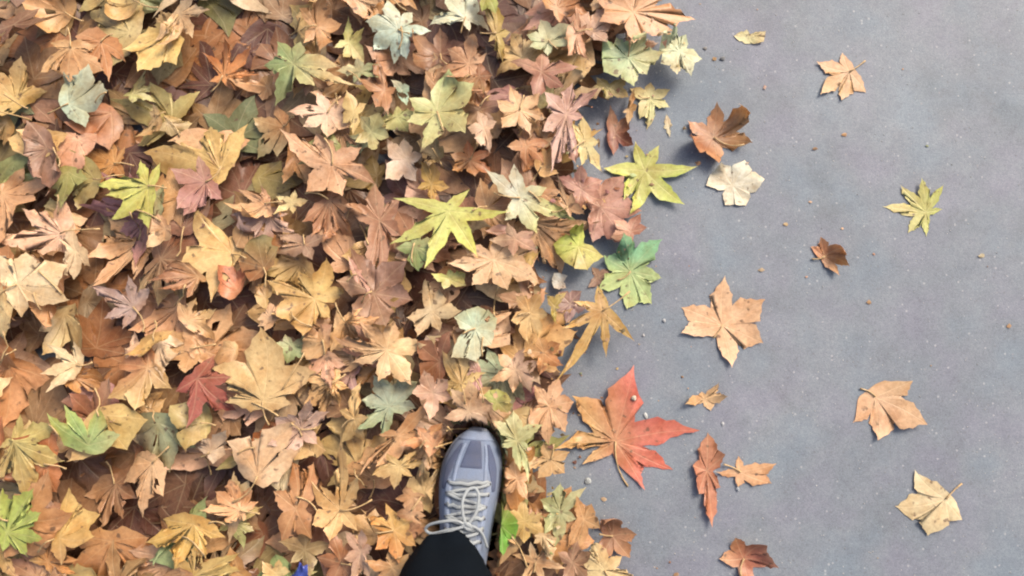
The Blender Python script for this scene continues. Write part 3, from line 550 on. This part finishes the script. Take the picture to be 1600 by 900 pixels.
# beyond the picture's own strip: the carpet and the pavement go on
MORE = [
 ('large lemon-yellow leaf alone among brown leaves, far from the shoe', 'the lone lemon leaf', (250, 300), ('p7', 200, 92), (204, 196, 104), (196, 186, 74), .2, {}),
 ('big pale mint leaf in the outer carpet', 'the outer mint leaf', (120, 170), ('m5', 60, 84), (184, 202, 172), (190, 196, 150), .25, {}),
 ('wine-red leaf among tan leaves of the outer carpet', 'the wine-red leaf', (330, 590), ('p5', 310, 78), (158, 84, 70), (140, 66, 56), .35, {}),
 ('green leaf with yellowing rim in the outer carpet', 'the yellow-rimmed green leaf', (170, 690), ('p5', 110, 86), (150, 172, 104), (196, 186, 92), .25, {}),
 ('broad cream leaf lying flat in the outer carpet', 'the outer cream leaf', (60, 450), ('m5', 20, 88), (218, 196, 156), (208, 178, 132), .22, {}),
 ('bright orange leaf in the outer carpet', 'the bright orange leaf', (350, 120), ('p7', 80, 76), (212, 140, 76), (198, 116, 54), .3, {}),
 ('golden leaf curled at its tips in the outer carpet near the bottom', 'the outer golden leaf', (320, 810), ('p7', 250, 82), (206, 170, 86), (188, 146, 62), .4, {}),
 ('lavender-grey leaf in the outer carpet', 'the lavender-grey leaf', (210, 480), ('p5', 150, 76), (196, 168, 160), (180, 146, 134), .3, {}),
 ('lime-green leaf in the bottom corner of the outer carpet', 'the corner lime leaf', (50, 820), ('p7', 30, 80), (176, 184, 90), (160, 166, 70), .25, {}),
 ('chocolate-brown curled leaf in the top corner of the outer carpet', 'the chocolate leaf', (40, 50), ('p5', 300, 80), (118, 82, 62), (100, 66, 48), .6, {'roll': 80}),
 ('broad tan leaf alone on the far pavement near the top edge', None, (1330, 110), ('p5', 215, 74), (204, 160, 116), (188, 138, 90), .3, {}),
 ('yellow-green leaf lying flat on the far pavement', None, (1450, 330), ('p7', 140, 82), (198, 192, 104), (180, 182, 70), .2, {}),
 ('rust leaf curled up on the far pavement', None, (1290, 400), ('m5', 40, 56), (176, 112, 70), (198, 142, 96), .7, {'roll': 110}),
 ('peach leaf with ragged lobes on the far pavement', None, (1370, 620), ('p5', 330, 78), (212, 170, 132), (204, 156, 112), .3, {}),
 ('pale cream leaf near the bottom of the far pavement', None, (1480, 780), ('m5', 190, 72), (214, 200, 164), (206, 184, 138), .3, {}),
]
N_LOW, N_MID = 19, len(HEROES) - 25
for num, (label, short, (cx, cy), shape, main, edge, cr, o) in enumerate(HEROES[:N_MID] + MORE + HEROES[N_MID:]):
    if num == N_LOW: scatter_fill(80, 50, 84, .07)
    if num == N_MID: scatter_fill(20, 36, 60, .08); scatter_fill(75, 60, 100, .09, x1=450)
    on_pile = cx < edge_px(cy) + 10
    z = .045 if on_pile else .008
    p = at(cx, cy, z)
    r0 = random.Random(len(LEAVES))
    lobes, sn = lobes_from(shape, cx, cy, z, r0)
    if not isinstance(shape[0], str) and len(shape) > 4 and 'sin' not in o: lobes = [(a, l * r0.uniform(1.04, 1.2)) for a, l in lobes]
    sn = o.get('sin', sn if sn is not None else .54)
    lay(lobes, sn, p[0], p[1], C(main), C(edge), ((cr * 1.1 + .03) if 'sin' in o else (cr * 1.25 + .12)) if on_pile else cr, o.get('roll', r0.choice([0, 35, -30, 50]) if on_pile and 'sin' not in o else 0), 10 if on_pile else 3, ne=8, rings=(.18, .36, .54, .7, .83, .93, 1.0),
        rest=.86 if on_pile else .9, grad=o.get('grad', r0.uniform(0, 360)), grad_col=C(o['gc']) if 'gc' in o else C(main) * r0.uniform(.55, .7) + r0.uniform(.3, .45) * C(r0.choice([RUST, TAN, YTAN, PEACH, BROWN] if cr > .28 else [CREAM, YTAN, main])), teeth=o.get('teeth', 1.0), sway=.14 if 'sin' in o else .3, gk=o.get('gk', .30), gs=o.get('gs', 1.1),
        meta={'kind': 'hero', 'label': label, 'short': short, 'px': (cx, cy)}, holes=o.get('holes', r0.choice([0, 0, 0, 1]) if on_pile else 0), hmax=.115, lift=.011 if on_pile else 0)

# crumbs of broken leaf along the rim, too small to count
cr_ = random.Random(21); CRUMBS = []
for k in range(260):
    py = cr_.uniform(-60, 960); px = edge_px(py) + abs(cr_.gauss(0, 95)) - 25 if k % 9 else cr_.uniform(900, 1640); p = at(px, py); col, _ = pick(cr_)
    s_ = cr_.choice([.0015, .002, .003, .0055]) ; n_ = cr_.randint(4, 7); a0 = cr_.uniform(0, 6.28)
    xy = np.array([(math.cos(a0 + 6.28 * i / n_) * s_ * cr_.uniform(.3, 1.3), math.sin(a0 + 6.28 * i / n_) * s_ * cr_.uniform(.3, 1.0)) for i in range(n_)])
    hz = soft_height(xy[:, 0] + p[0], xy[:, 1] + p[1]) + .0008 + np.array([cr_.uniform(0, .35) * s_ for _ in range(n_)])
    P_ = np.column_stack([xy[:, 0] + p[0], xy[:, 1] + p[1], hz])
    P_ = np.vstack([P_.mean(0) + [0, 0, .0006], P_])
    CRUMBS.append(dict(P=P_, F=[(0, 1 + i, 1 + (i + 1) % n_) for i in range(n_)], col=np.tile(col * cr_.uniform(.45, 1.0), (n_ + 1, 1)), U=np.full(n_ + 1, .02), D=np.full(n_ + 1, .02)))

# ------------------------------------------------------------------ leaves: objects
def leaf_mesh(name, recs, origin):
    V = np.vstack([q['P'] for q in recs]) - origin
    F, o = [], 0
    for q in recs:
        F += [tuple(i + o for i in f) for f in q['F']] if o else list(q['F']); o += len(q['P'])
    me = bpy.data.meshes.new(name); me.from_pydata(V.tolist(), [], F); me.update()
    me.polygons.foreach_set('use_smooth', [True] * len(me.polygons))
    a = me.attributes.new('leaf_colour', 'FLOAT_COLOR', 'POINT')
    c = np.vstack([q['col'] for q in recs]); a.data.foreach_set('color', np.column_stack([c, np.ones(len(c))]).ravel())
    a = me.attributes.new('vein_place', 'FLOAT_VECTOR', 'POINT')
    u = np.concatenate([q['U'] for q in recs]); d = np.concatenate([q['D'] for q in recs])
    a.data.foreach_set('vector', np.column_stack([u, d, np.zeros(len(u))]).ravel())
    me.materials.append(M_LEAF)
    return link(bpy.data.objects.new(name, me))
cnt = np.bincount(ID[ID >= 0], minlength=len(LEAVES))
def in_frame(q):
    x, y = q['c']; d = np.array([x, y, -CAM_H]); f = d[1] * _st - d[2] * _ct
    return abs(d[0] / f * FPX) < 790 and abs((d[1] * _ct + d[2] * _st) / f * FPX) < 440
heroes = [k for k, q in enumerate(LEAVES) if q['meta']['kind'] == 'hero']
fills = sorted((k for k, q in enumerate(LEAVES) if q['meta']['kind'] == 'fill' and in_frame(q) and cnt[k] > 45), key=lambda k: -cnt[k])[:300 - len(heroes)]
heroes = [k for k in heroes if cnt[k] >= 20]              # wholly covered ones belong to the deep layer
keep = set(heroes) | set(fills)
anchors = [(LEAVES[k]['meta']['short'], LEAVES[k]['meta']['px']) for k in heroes if LEAVES[k]['meta'].get('short')] + [('the shoe', (735, 740)), ('the trouser leg', (700, 880))]
used = set(q['meta']['label'] for q in LEAVES if q['meta'].get('label'))
def fill_label(q):
    m = q['meta']; px, py = m['px']
    near = sorted(anchors, key=lambda a: (a[1][0] - px) ** 2 + (a[1][1] - py) ** 2)[:9]
    size = 'small' if m['sz'] < 64 else ('large' if m['sz'] > 98 else '')
    form = 'rolled-up' if abs(q['roll']) >= 100 else ('crumpled' if q['crumple'] > .8 else ('flat' if q['crumple'] < .4 and not q['roll'] else ''))
    def rel(a):
        dx, dy = a[1][0] - px, a[1][1] - py
        return ('above' if dy > 0 else 'below') if abs(dy) > abs(dx) else ('to the left of' if dx > 0 else 'to the right of')
    v = [np.array([n_[1][0] - px, n_[1][1] - py], float) for n_ in near]; d_ = [float(np.linalg.norm(x)) + 1e-6 for x in v]
    pairs = sorted(((d_[i] + d_[j], i, j) for i in range(len(near)) for j in range(i) if float(v[i] @ v[j]) / (d_[i] * d_[j]) < -.35))
    c = m['colour']; tries = []
    for _, i, j in pairs[:2]: tries.append(f'{c} leaf between {near[j][0]} and {near[i][0]}')
    tries += [f'{c} leaf just {rel(near[0])} {near[0][0]}', f'{size} {form} {c} leaf just {rel(near[0])} {near[0][0]}']
    for _, i, j in pairs: tries.append(f'{size} {c} leaf between {near[j][0]} and {near[i][0]}')
    for _, i, j in pairs: tries.append(f'{form} {c} leaf between {near[j][0]} and {near[i][0]}')
    for n_ in near[1:4]: tries += [f'{size} {form} {c} leaf {rel(n_)} {n_[0]}', f'{form} {c} leaf {rel(n_)} {n_[0]}']
    for s in tries:
        s = ' '.join(s.split())
        if s not in used and len(s.split()) <= 16:
            used.add(s); return s
    return None
unlabelled = []
for k in sorted(keep):
    q = LEAVES[k]; m = q['meta']
    lab = m.get('label') or fill_label(q)
    if lab is None: unlabelled.append(k); continue
    org = np.array([q['c'][0], q['c'][1], float(q['P'][0, 2])])
    o = leaf_mesh('fallen_leaf', [q], org); o.location = org
    on_pile = m['px'][0] < edge_px(m['px'][1]) + 10
    tag(o, lab, 'leaf', 'leaves of the leaf carpet' if on_pile else 'leaves lying on the bare pavement')
    if q['stalk'] is not None and q['size'] > .045 and (q['r'].random() < .55):
        r = q['r']; a = q['stalk'] + r.uniform(-.15, .15); Ls = q['size'] * r.uniform(.30, .55); bend = r.uniform(-.5, .5)
        pts = []
        for t in np.linspace(0, 1, 6):
            aa = a + bend * t; x, y = math.cos(aa) * Ls * t, math.sin(aa) * Ls * t
            hz = float(soft_height(np.array([x + org[0]]), np.array([y + org[1]]))[0])
            pts.append((x, y, max(hz, org[2] - .004 * t) + .0016 - org[2]))
        V, F = tube(pts, [.0016, .0012, .0011, .0011, .0012, .0018], 6)
        mesh_obj('stalk', V, F, M_STALK, o)
rest = [q for k, q in enumerate(LEAVES) if k not in keep or k in unlabelled]
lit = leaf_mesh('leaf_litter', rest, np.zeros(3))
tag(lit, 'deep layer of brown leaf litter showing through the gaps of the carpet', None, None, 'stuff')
tag(leaf_mesh('leaf_crumbs', CRUMBS, np.zeros(3)), 'crumbs of broken leaf along the rim of the carpet', None, None, 'stuff')
print('leaves', len(heroes), len(fills), 'unlabelled', len(unlabelled), 'litter', len(rest), 'pile', H.max(), np.median(H[ID >= 0]))

# ------------------------------------------------------------------ the walking person: shoes and trousers
def fabric(name, col, dirt=.5, rough=.85, weave=900):
    m = plain(name, col, rough, .2, .16, weave, .0008); t = m.node_tree; b = t.nodes['Principled BSDF']
    src = b.inputs['Base Color'].links[0].from_socket; P = N(t, 'ShaderNodeTexCoord').outputs['Object']
    d = ramp(t, noise(t, P, 38, 6, .65), [(0.40, (0, 0, 0)), (0.75, (dirt, dirt, dirt))])
    t.links.new(mixc(t, d, src, mixc(t, .6, src, (.12, .10, .075))), b.inputs['Base Color']); return m
M_UP = fabric('shoe_fabric', C((110, 124, 148)) * .93)
M_DK = fabric('shoe_mesh_panel', C((76, 85, 110)) * .93, .35, .9, 1300)
M_ST = fabric('shoe_overlay', C((120, 133, 156)) * .93, .45, .75, 700)
M_TG = fabric('shoe_tongue', C((110, 120, 134)) * .93, .4)
M_SOLE = fabric('shoe_sole', C((136, 144, 158)) * .93, .8, .7, 300)
M_LACE = fabric('lace_cord', C((152, 158, 160)) * .93, .4, .85, 1500)
M_EYE = plain('eyelet', (0.03, 0.03, 0.04), .5, .4)
M_TRS = plain('trouser_cloth', (0.0028, 0.0043, 0.0066), .95, .04, .2, 700, .0006)
M_SOCK = plain('sock_knit', (0.02, 0.02, 0.025), .9, .2)

def ip(s, xs, ys): return float(np.interp(s, xs, ys))
def up_w(s):
    if s > .72: return .0480 * math.sqrt(max(0, 1 - ((s - .72) / .28) ** 2.1))
    if s < .10: return .033 * math.sqrt(max(0, 1 - ((.10 - s) / .1) ** 2))
    return ip(s, [.10, .25, .42, .58, .68, .72], [.033, .0345, .0395, .0450, .0478, .0480])
def up_h(s):
    if s > .86: return .026 + .030 * math.sqrt(max(0, 1 - ((s - .86) / .14) ** 2.2))
    return ip(s, [0, .06, .2, .34, .45, .55, .65, .75, .86], [.095, .104, .104, .106, .104, .092, .078, .066, .056])
def up_c(s): return ip(s, [0, .3, .6, .8, 1.0], [0, 0, .0, .003, .009])
ZS = .022
def upper(s, t, off=0.0):
    """point on the upper: s heel 0 .. toe 1, t from -1 (outer welt) over the instep to 1"""
    th = math.pi * (1 - (t + 1) / 2)
    c, n = math.cos(th), math.sin(th)
    e = ip(s, [.0, .45, .7, 1], [.62, .75, .72, .85])
    Wd, Hh = up_w(s) + off, max(up_h(s) - ZS, .002) + off
    x = math.copysign(abs(c) ** e, c) * Wd; z = ZS + abs(n) ** .78 * Hh
    return Vector((x + up_c(s), s * SHOE_L + (off if s > .97 else 0), z))
def patch(s0, s1, tlo, thi, off, ns=14, ntt=14, edge=.0012):
    """a raised piece of the upper between s0 and s1, tlo(s) and thi(s), with turned-down borders"""
    V, F = [], []
    for i in range(ns + 1):
        s = s0 + (s1 - s0) * i / ns
        for j in range(ntt + 1):
            t = tlo(s) + (thi(s) - tlo(s)) * j / ntt
            border = i in (0, ns) or j in (0, ntt)
            V.append(upper(s, t, -.0012 if border else off))
    for i in range(ns):
        for j in range(ntt):
            a = i * (ntt + 1) + j; F.append((a, a + 1, a + ntt + 2, a + ntt + 1))
    return V, F
def build_shoe(person, loc, rz, mirror, pitch=0):
    sx = -1 if mirror else 1
    root_mesh = None
    V, F = [], []
    ss = [1 - (1 - k / 40) ** 1.5 if False else k / 46 for k in range(47)]
    ss = sorted(set([0, .004, .012, .025] + ss[1:-1] + [.985, .993, .998, 1.0])); nt_ = 33
    for s in ss:
        for j in range(nt_): V.append(upper(s, -1 + 2 * j / (nt_ - 1)))
    for i in range(len(ss) - 1):
        for j in range(nt_ - 1):
            a = i * nt_ + j; F.append((a, a + 1, a + nt_ + 1, a + nt_))
    sh = mesh_obj('shoe', V, F, M_UP, person)
    sh.location = loc; sh.rotation_euler = (pitch, 0, rz); sh.scale = (sx, 1, 1)
    # sole: outline a little proud of the upper, bottom flat, side bulging
    V, F = [], []; m = len(ss)
    prof = [(-.004, .000), (.001, .002), (.0022, .010), (.0026, .018), (.0016, .026), (-.002, .0285)]
    ring = [(1, s) for s in ss] + [(-1, s) for s in reversed(ss[1:-1])]
    for off, z in prof:
        for sd_, s in ring:
            toe = max(0, (s - .82) / .18)
            yy = s * SHOE_L + (off if s > .985 else 0) - (off if s < .01 else 0)
            V.append((up_c(s) + sd_ * max(up_w(s) + off, .0005), yy, z + .006 * toe ** 2))
    k = len(ring)
    for i in range(len(prof) - 1):
        for j in range(k):
            F.append((i * k + j, i * k + (j + 1) % k, (i + 1) * k + (j + 1) % k, (i + 1) * k + j))
    F.append(tuple(range(k))[::-1])
    mesh_obj('sole', V, F, M_SOLE, sh)
    # dark mesh panels at the toe and both sides, between pale overlays
    Vp, Fp = patch(.785, .945, lambda s: -.20 + .06 * (s - .785) / .16, lambda s: .20 - .06 * (s - .785) / .16, .0012)
    mesh_obj('toe_panel', Vp, Fp, M_DK, sh)
    for sg in (-1, 1):
        lo = lambda s: .80 if sg > 0 else -.80
        a0, b0 = (lambda s: .56 - .22 * max(0, (s - .84) / .09) * 0 + .10 * (.86 - s) / .2), (lambda s: .86)
        if sg > 0: Vp, Fp = patch(.66, .93, lambda s: .315 + .20 * max(0, (.80 - s)) / .14, lambda s: .62 - .22 * max(0, s - .80) / .13, .0012)
        else: Vp, Fp = patch(.66, .93, lambda s: -.62 + .22 * max(0, s - .80) / .13, lambda s: -.315 - .20 * max(0, (.80 - s)) / .14, .0012)
        mesh_obj('side_panel', Vp, Fp, M_DK, sh)
        tA = .385 * sg
        V1, F1 = patch(.70, .925, (lambda s: .215) if sg > 0 else (lambda s: -.30), (lambda s: .30) if sg > 0 else (lambda s: -.215), .0022, 14, 6)
        mesh_obj('overlay_stripe', V1, F1, M_ST, sh)
        V1, F1 = patch(.36, .735, (lambda s: .29) if sg > 0 else (lambda s: -.46), (lambda s: .46) if sg > 0 else (lambda s: -.29), .0024, 18, 6)
        ey = mesh_obj('eyestay', V1, F1, M_ST, sh)
        for q in range(6):
            s = .715 - q * .058; p = upper(s, .37 * sg, .0034)
            Vv, Ff = tube([p + Vector((0, 0, -.001)), p + Vector((0, 0, .0006))], .0022, 8)
            mesh_obj('eyelet', Vv, Ff, M_EYE, ey)
    V1, F1 = patch(.935, .992, lambda s: -.82, lambda s: .82, .0016, 8, 24)
    mesh_obj('toe_cap', V1, F1, M_ST, sh)
    V1, F1 = patch(.34, .745, lambda s: -.285, lambda s: .285, .0010, 18, 12)
    mesh_obj('tongue', V1, F1, M_TG, sh)
    for q in range(6):
        s = .715 - q * .058
        pts = [upper(s + .006 * (1 if tt > 0 else -1) * 0.6, tt * (1 + .08 * math.sin(q * 2.1)), .0045 if abs(tt) < .35 else .002) + Vector((0, .004 * tt * math.sin(q * 1.7 + 1), 0)) for tt in np.linspace(-.38, .38, 9)]
        Vv, Ff = tube([v + Vector((0, .0015 * math.sin(3 * i_ + q), .0006 * math.sin(5 * i_ + q * 2))) for i_, v in enumerate(pts)], .0030, 8, .5); mesh_obj('lace', Vv, Ff, M_LACE, sh)
    for q in range(5):
        s = .715 - q * .058
        pts = [upper(s - .058 * k_ / 8, (-.34 + .68 * k_ / 8) * (1 if q % 2 else -1), .0052) for k_ in range(9)]
        Vv, Ff = tube(pts, .0024, 8, .5); mesh_obj('lace', Vv, Ff, M_LACE, sh)
    kx = upper(.515, .02, .010)
    def bow(name, offs, rad=.0024):
        Vv, Ff = tube(smooth_path([kx + Vector(o) for o in offs], 7), rad, 8, .55); mesh_obj(name, Vv, Ff, M_LACE, sh)
    bow('lace_knot', [(-.008, -.003, 0), (-.002, .003, .004), (.004, .001, .005), (.008, -.004, .001), (.002, -.004, .004), (-.006, .002, .003)], .0036)
    bow('lace_loop', [(0, 0, .003), (-.014, .006, .006), (-.034, .004, .004), (-.055, -.004, -.006), (-.062, -.013, -.012), (-.052, -.018, -.010), (-.030, -.010, .000), (-.010, -.004, .004), (0, 0, .003)])
    bow('lace_loop', [(0, 0, .003), (-.006, .016, .003), (-.008, .036, .001), (-.001, .052, -.004), (.010, .054, -.006), (.016, .040, -.003), (.013, .018, .001), (.004, .004, .004)])
    bow('lace_end', [(0, 0, .003), (-.02, -.008, .004), (-.040, -.020, -.004), (-.056, -.030, -.018), (-.058, -.036, -.024)], .0022)
    bow('lace_end', [(0, 0, .003), (.014, -.002, .002), (.026, -.014, -.006), (.034, -.034, -.014)], .0022)
    return sh

person = empty('person', (0, 0, 0))
tag(person, 'person in black trousers stepping onto the leaves in a grey-blue laced shoe', 'person')
cR, sR = math.cos(SHOE_ROT), math.sin(SHOE_ROT)
def shoe_pt(x, y, z):                                   # shoe space -> world
    yy = y - SHOE_L
    return Vector((SHOE_TOE[0] + x * cR - yy * sR, SHOE_TOE[1] + x * sR + yy * cR, SHOE_Z + z))
o0 = shoe_pt(0, 0, 0)
build_shoe(person, o0, SHOE_ROT, False)
rear = Vector((o0.x + .20, o0.y - .62, 0.0))
build_shoe(person, rear, math.radians(-8), True)

def leg_rings(pts, n=28):
    V, F = [], []
    for i, (p, rx, ry) in enumerate(pts):
        for k in range(n):
            a = 2 * math.pi * k / n
            V.append(Vector(p) + Vector((rx * math.cos(a), ry * math.sin(a), 0)))
    for i in range(len(pts) - 1):
        for k in range(n):
            F.append((i * n + k, i * n + (k + 1) % n, (i + 1) * n + (k + 1) % n, (i + 1) * n + k))
    F.append(tuple(range(n))[::-1]); F.append(tuple(range((len(pts) - 1) * n, len(pts) * n)))
    return V, F
an = shoe_pt(-.014, .052, 0)                                # ankle of the stepping foot
hipx, hipy = o0.x + .09, o0.y - .28
def leg(a, hip, z0, hem_r, fwd):
    ctrl = [((a.x - .004, a.y - .004, z0), hem_r * .88, hem_r * 1.22), ((a.x - .006, a.y - .012, z0 + .05), hem_r * .98, hem_r * 1.14), ((a.x - .012, a.y - .03, z0 + .16), .074, .078),
            ((a.x + (hip[0] - a.x) * .3, a.y + fwd * .5, .34), .068, .074), ((a.x + (hip[0] - a.x) * .45, a.y + fwd, .50), .066, .070),
            ((a.x + (hip[0] - a.x) * .75, (a.y + fwd + hip[1]) / 2, .70), .084, .088), ((hip[0], hip[1], .90), .098, .108)]
    P = smooth_path([np.array([*c[0], c[1], c[2]]) for c in ctrl], 6)
    return leg_rings([((q[0], q[1], q[2]), q[3], q[4]) for q in P])
V1, F1 = leg(an, (hipx - .085, hipy), SHOE_Z + .075, .077, -.10)
# the hem rides up over the laces in front and falls at the heel
V1 = [Vector((v.x, v.y, v.z)) for v in V1]
ra = rear + Vector((0, .085, 0))
V2, F2 = leg(ra, (hipx + .085, hipy), .075, .070, .16)
V3, F3 = leg_rings([((hipx, hipy, .80), .12, .09), ((hipx, hipy, .86), .175, .115), ((hipx, hipy, .95), .178, .122), ((hipx, hipy, 1.03), .160, .110), ((hipx, hipy, 1.05), .150, .105)], 36)
Vt, Ft = [], []
for V, F in ((V1, F1), (V2, F2), (V3, F3)):
    k = len(Vt); Vt += V; Ft += [tuple(i + k for i in f) for f in F]
tro = mesh_obj('trousers', Vt, Ft, M_TRS, person)
md = tro.modifiers.new('one_cloth', 'REMESH'); md.mode = 'VOXEL'; md.voxel_size = .007; md.use_smooth_shade = True
dg = bpy.context.evaluated_depsgraph_get(); me = bpy.data.meshes.new_from_object(tro.evaluated_get(dg))
tro.modifiers.clear(); tro.data = me
co = np.zeros(len(me.vertices) * 3); me.vertices.foreach_get('co', co); co = co.reshape(-1, 3)
nr = np.zeros(len(me.vertices) * 3); me.vertices.foreach_get('normal', nr); nr = nr.reshape(-1, 3)
fold = np.sin(co[:, 2] * 38 + 4 * np.sin(co[:, 0] * 31 + 1) + 5 * np.cos(co[:, 1] * 27) + 2.2 * np.sin(co[:, 2] * 17 + co[:, 0] * 40)) * np.exp(-np.clip(co[:, 2] - .10, 0, 1) * 4) * .0036
fold += np.sin(np.arctan2(co[:, 1] - an.y, co[:, 0] - an.x) * 5 + co[:, 2] * 12) * .0022
co = co + nr * fold[:, None]
# front of the hem lifts over the instep
front = np.clip((co[:, 1] - an.y) / .08, 0, 1) * np.clip(1 - (co[:, 2] - SHOE_Z - .07) / .12, 0, 1) * (co[:, 1] > o0.y - .1)
co[:, 2] += front * .030
me.vertices.foreach_set('co', co.ravel()); me.update()
me.polygons.foreach_set('use_smooth', [True] * len(me.polygons))
if not me.materials: me.materials.append(M_TRS)
for a in (shoe_pt(0, .07, .07), rear + Vector((0, .07, .07))):
    Vv, Ff = tube([a, a + Vector((0, 0, .10))], .038, 20); mesh_obj('sock', Vv, Ff, M_SOCK, person)

# ------------------------------------------------------------------ small things on the ground
def stone(px, py, r, col, label, z=0.0, squash=.6, stretch=1.0, rot=0):
    R = random.Random(int(px * 7 + py)); p = at(px, py, z)
    import bmesh
    bm = bmesh.new(); bmesh.ops.create_icosphere(bm, subdivisions=2, radius=1)
    for v in bm.verts:
        k = 1 + .18 * math.sin(3 * v.co.x + R.uniform(0, .6)) + R.uniform(-.09, .09); v.co *= k
        v.co = Vector((v.co.x * r * stretch, v.co.y * r, max(v.co.z, -.6) * r * squash))
    zmin = min(v.co.z for v in bm.verts)
    me = bpy.data.meshes.new('pebble'); bm.to_mesh(me); bm.free()
    me.materials.append(plain('pebble_stone', col, .7, .3, .2, 300))
    o = link(bpy.data.objects.new('pebble', me)); o.location = (p[0], p[1], z - zmin); o.rotation_euler = (0, 0, rot)
    tag(o, label, 'pebble', 'pebbles on the pavement'); return o
p990 = at(990, 622, .012); zr = float(soft_height(np.array([p990[0]]), np.array([p990[1]]))[0])
stone(990, 622, 0.0046, (.34, .29, .22), 'cream pebble lying on the upright lobe of the crimson leaf', zr)
stone(1009, 650, 0.0031, (.30, .30, .28), 'elongated white pebble beside the upright lobe of the crimson leaf', 0, .6, 1.9, 1.9)
stone(1037, 501, 0.0034, (.24, .24, .24), 'white pebble between the gold-edged leaf and the lone peach leaf')
stone(1005, 524, 0.0026, (.27, .26, .25), 'tiny pale pebble beside the gold-edged leaf')
stone(1129, 663, 0.0025, (.26, .26, .26), 'tiny white pebble below the crescent leaf', 0, .6, 1.6, 1.5)
stone(1152, 764, 0.0037, (.22, .23, .24), 'pale grey pebble below the tan leaf tip')
stone(1128, 92, 0.0037, (.10, .10, .10), 'dark pebble near the brightest cream-green leaf', 0, .6, 1.5, .1)
stone(1101, 76, 0.0030, (.13, .12, .11), 'small dark brown pebble above the dark one on the upper pavement', 0, .5, 1.4)
stone(918, 752, 0.0052, (.22, .23, .22), 'pale chip of stone below the crimson leaf', 0, .5, 1.2, .7)
# grit
gr_ = random.Random(9); V, F = [], []
for k in range(900):
    py = gr_.uniform(-60, 960); px = gr_.uniform(edge_px(py) - 30, 1650); p = at(px, py); s = gr_.uniform(.0006, .0017)
    b = len(V); q = [Vector((gr_.uniform(-1, 1), gr_.uniform(-1, 1), gr_.uniform(.3, 1.2))).normalized() * s for _ in range(4)]
    a0 = gr_.uniform(0, 6.28)
    for i in range(4): V.append((p[0] + math.cos(a0 + i * 1.57) * s * gr_.uniform(.6, 1.2), p[1] + math.sin(a0 + i * 1.57) * s * gr_.uniform(.6, 1.2), .0))
    V.append((p[0], p[1], s * gr_.uniform(.6, 1.1)))
    F += [(b, b + 1, b + 4), (b + 1, b + 2, b + 4), (b + 2, b + 3, b + 4), (b + 3, b, b + 4)]
tag(mesh_obj('grit', V, F, plain('grit_stone', (.24, .235, .22), .8, .3, .5, 120), smooth=False), 'fine pale grit scattered over the bare pavement', None, None, 'stuff')
# blue scrap between the leaves at the bottom edge
b0 = at(470, 904, .06); bz = float(np.max(soft_height(np.array([b0[0]]), np.array([b0[1]])))) + .012
V, F = [], []; nu, nv = 12, 8
for i in range(nu + 1):
    for j in range(nv + 1):
        u, v = i / nu - .5, j / nv - .5
        wv = .021 * (1.15 - .75 * (u + .5))
        V.append((v * 2 * wv + .006 * math.sin(u * 5), u * .062, .010 * math.exp(-(v * 4) ** 2) + .003 * math.sin(u * 17 + v * 9) + .0015 * math.sin(v * 30)))
for i in range(nu):
    for j in range(nv):
        a = i * (nv + 1) + j; F.append((a, a + 1, a + nv + 2, a + nv + 1))
sc = mesh_obj('plastic_scrap', V, F, plain('blue_film', (.03, .045, .20), .35, .5, .25, 120))
sc.location = (b0[0], b0[1], bz); sc.rotation_euler = (.1, .1, math.radians(-14))
md = sc.modifiers.new('thickness', 'SOLIDIFY'); md.thickness = .0008
tag(sc, 'small creased dark blue scrap poking out of the leaves at the bottom edge', 'scrap')
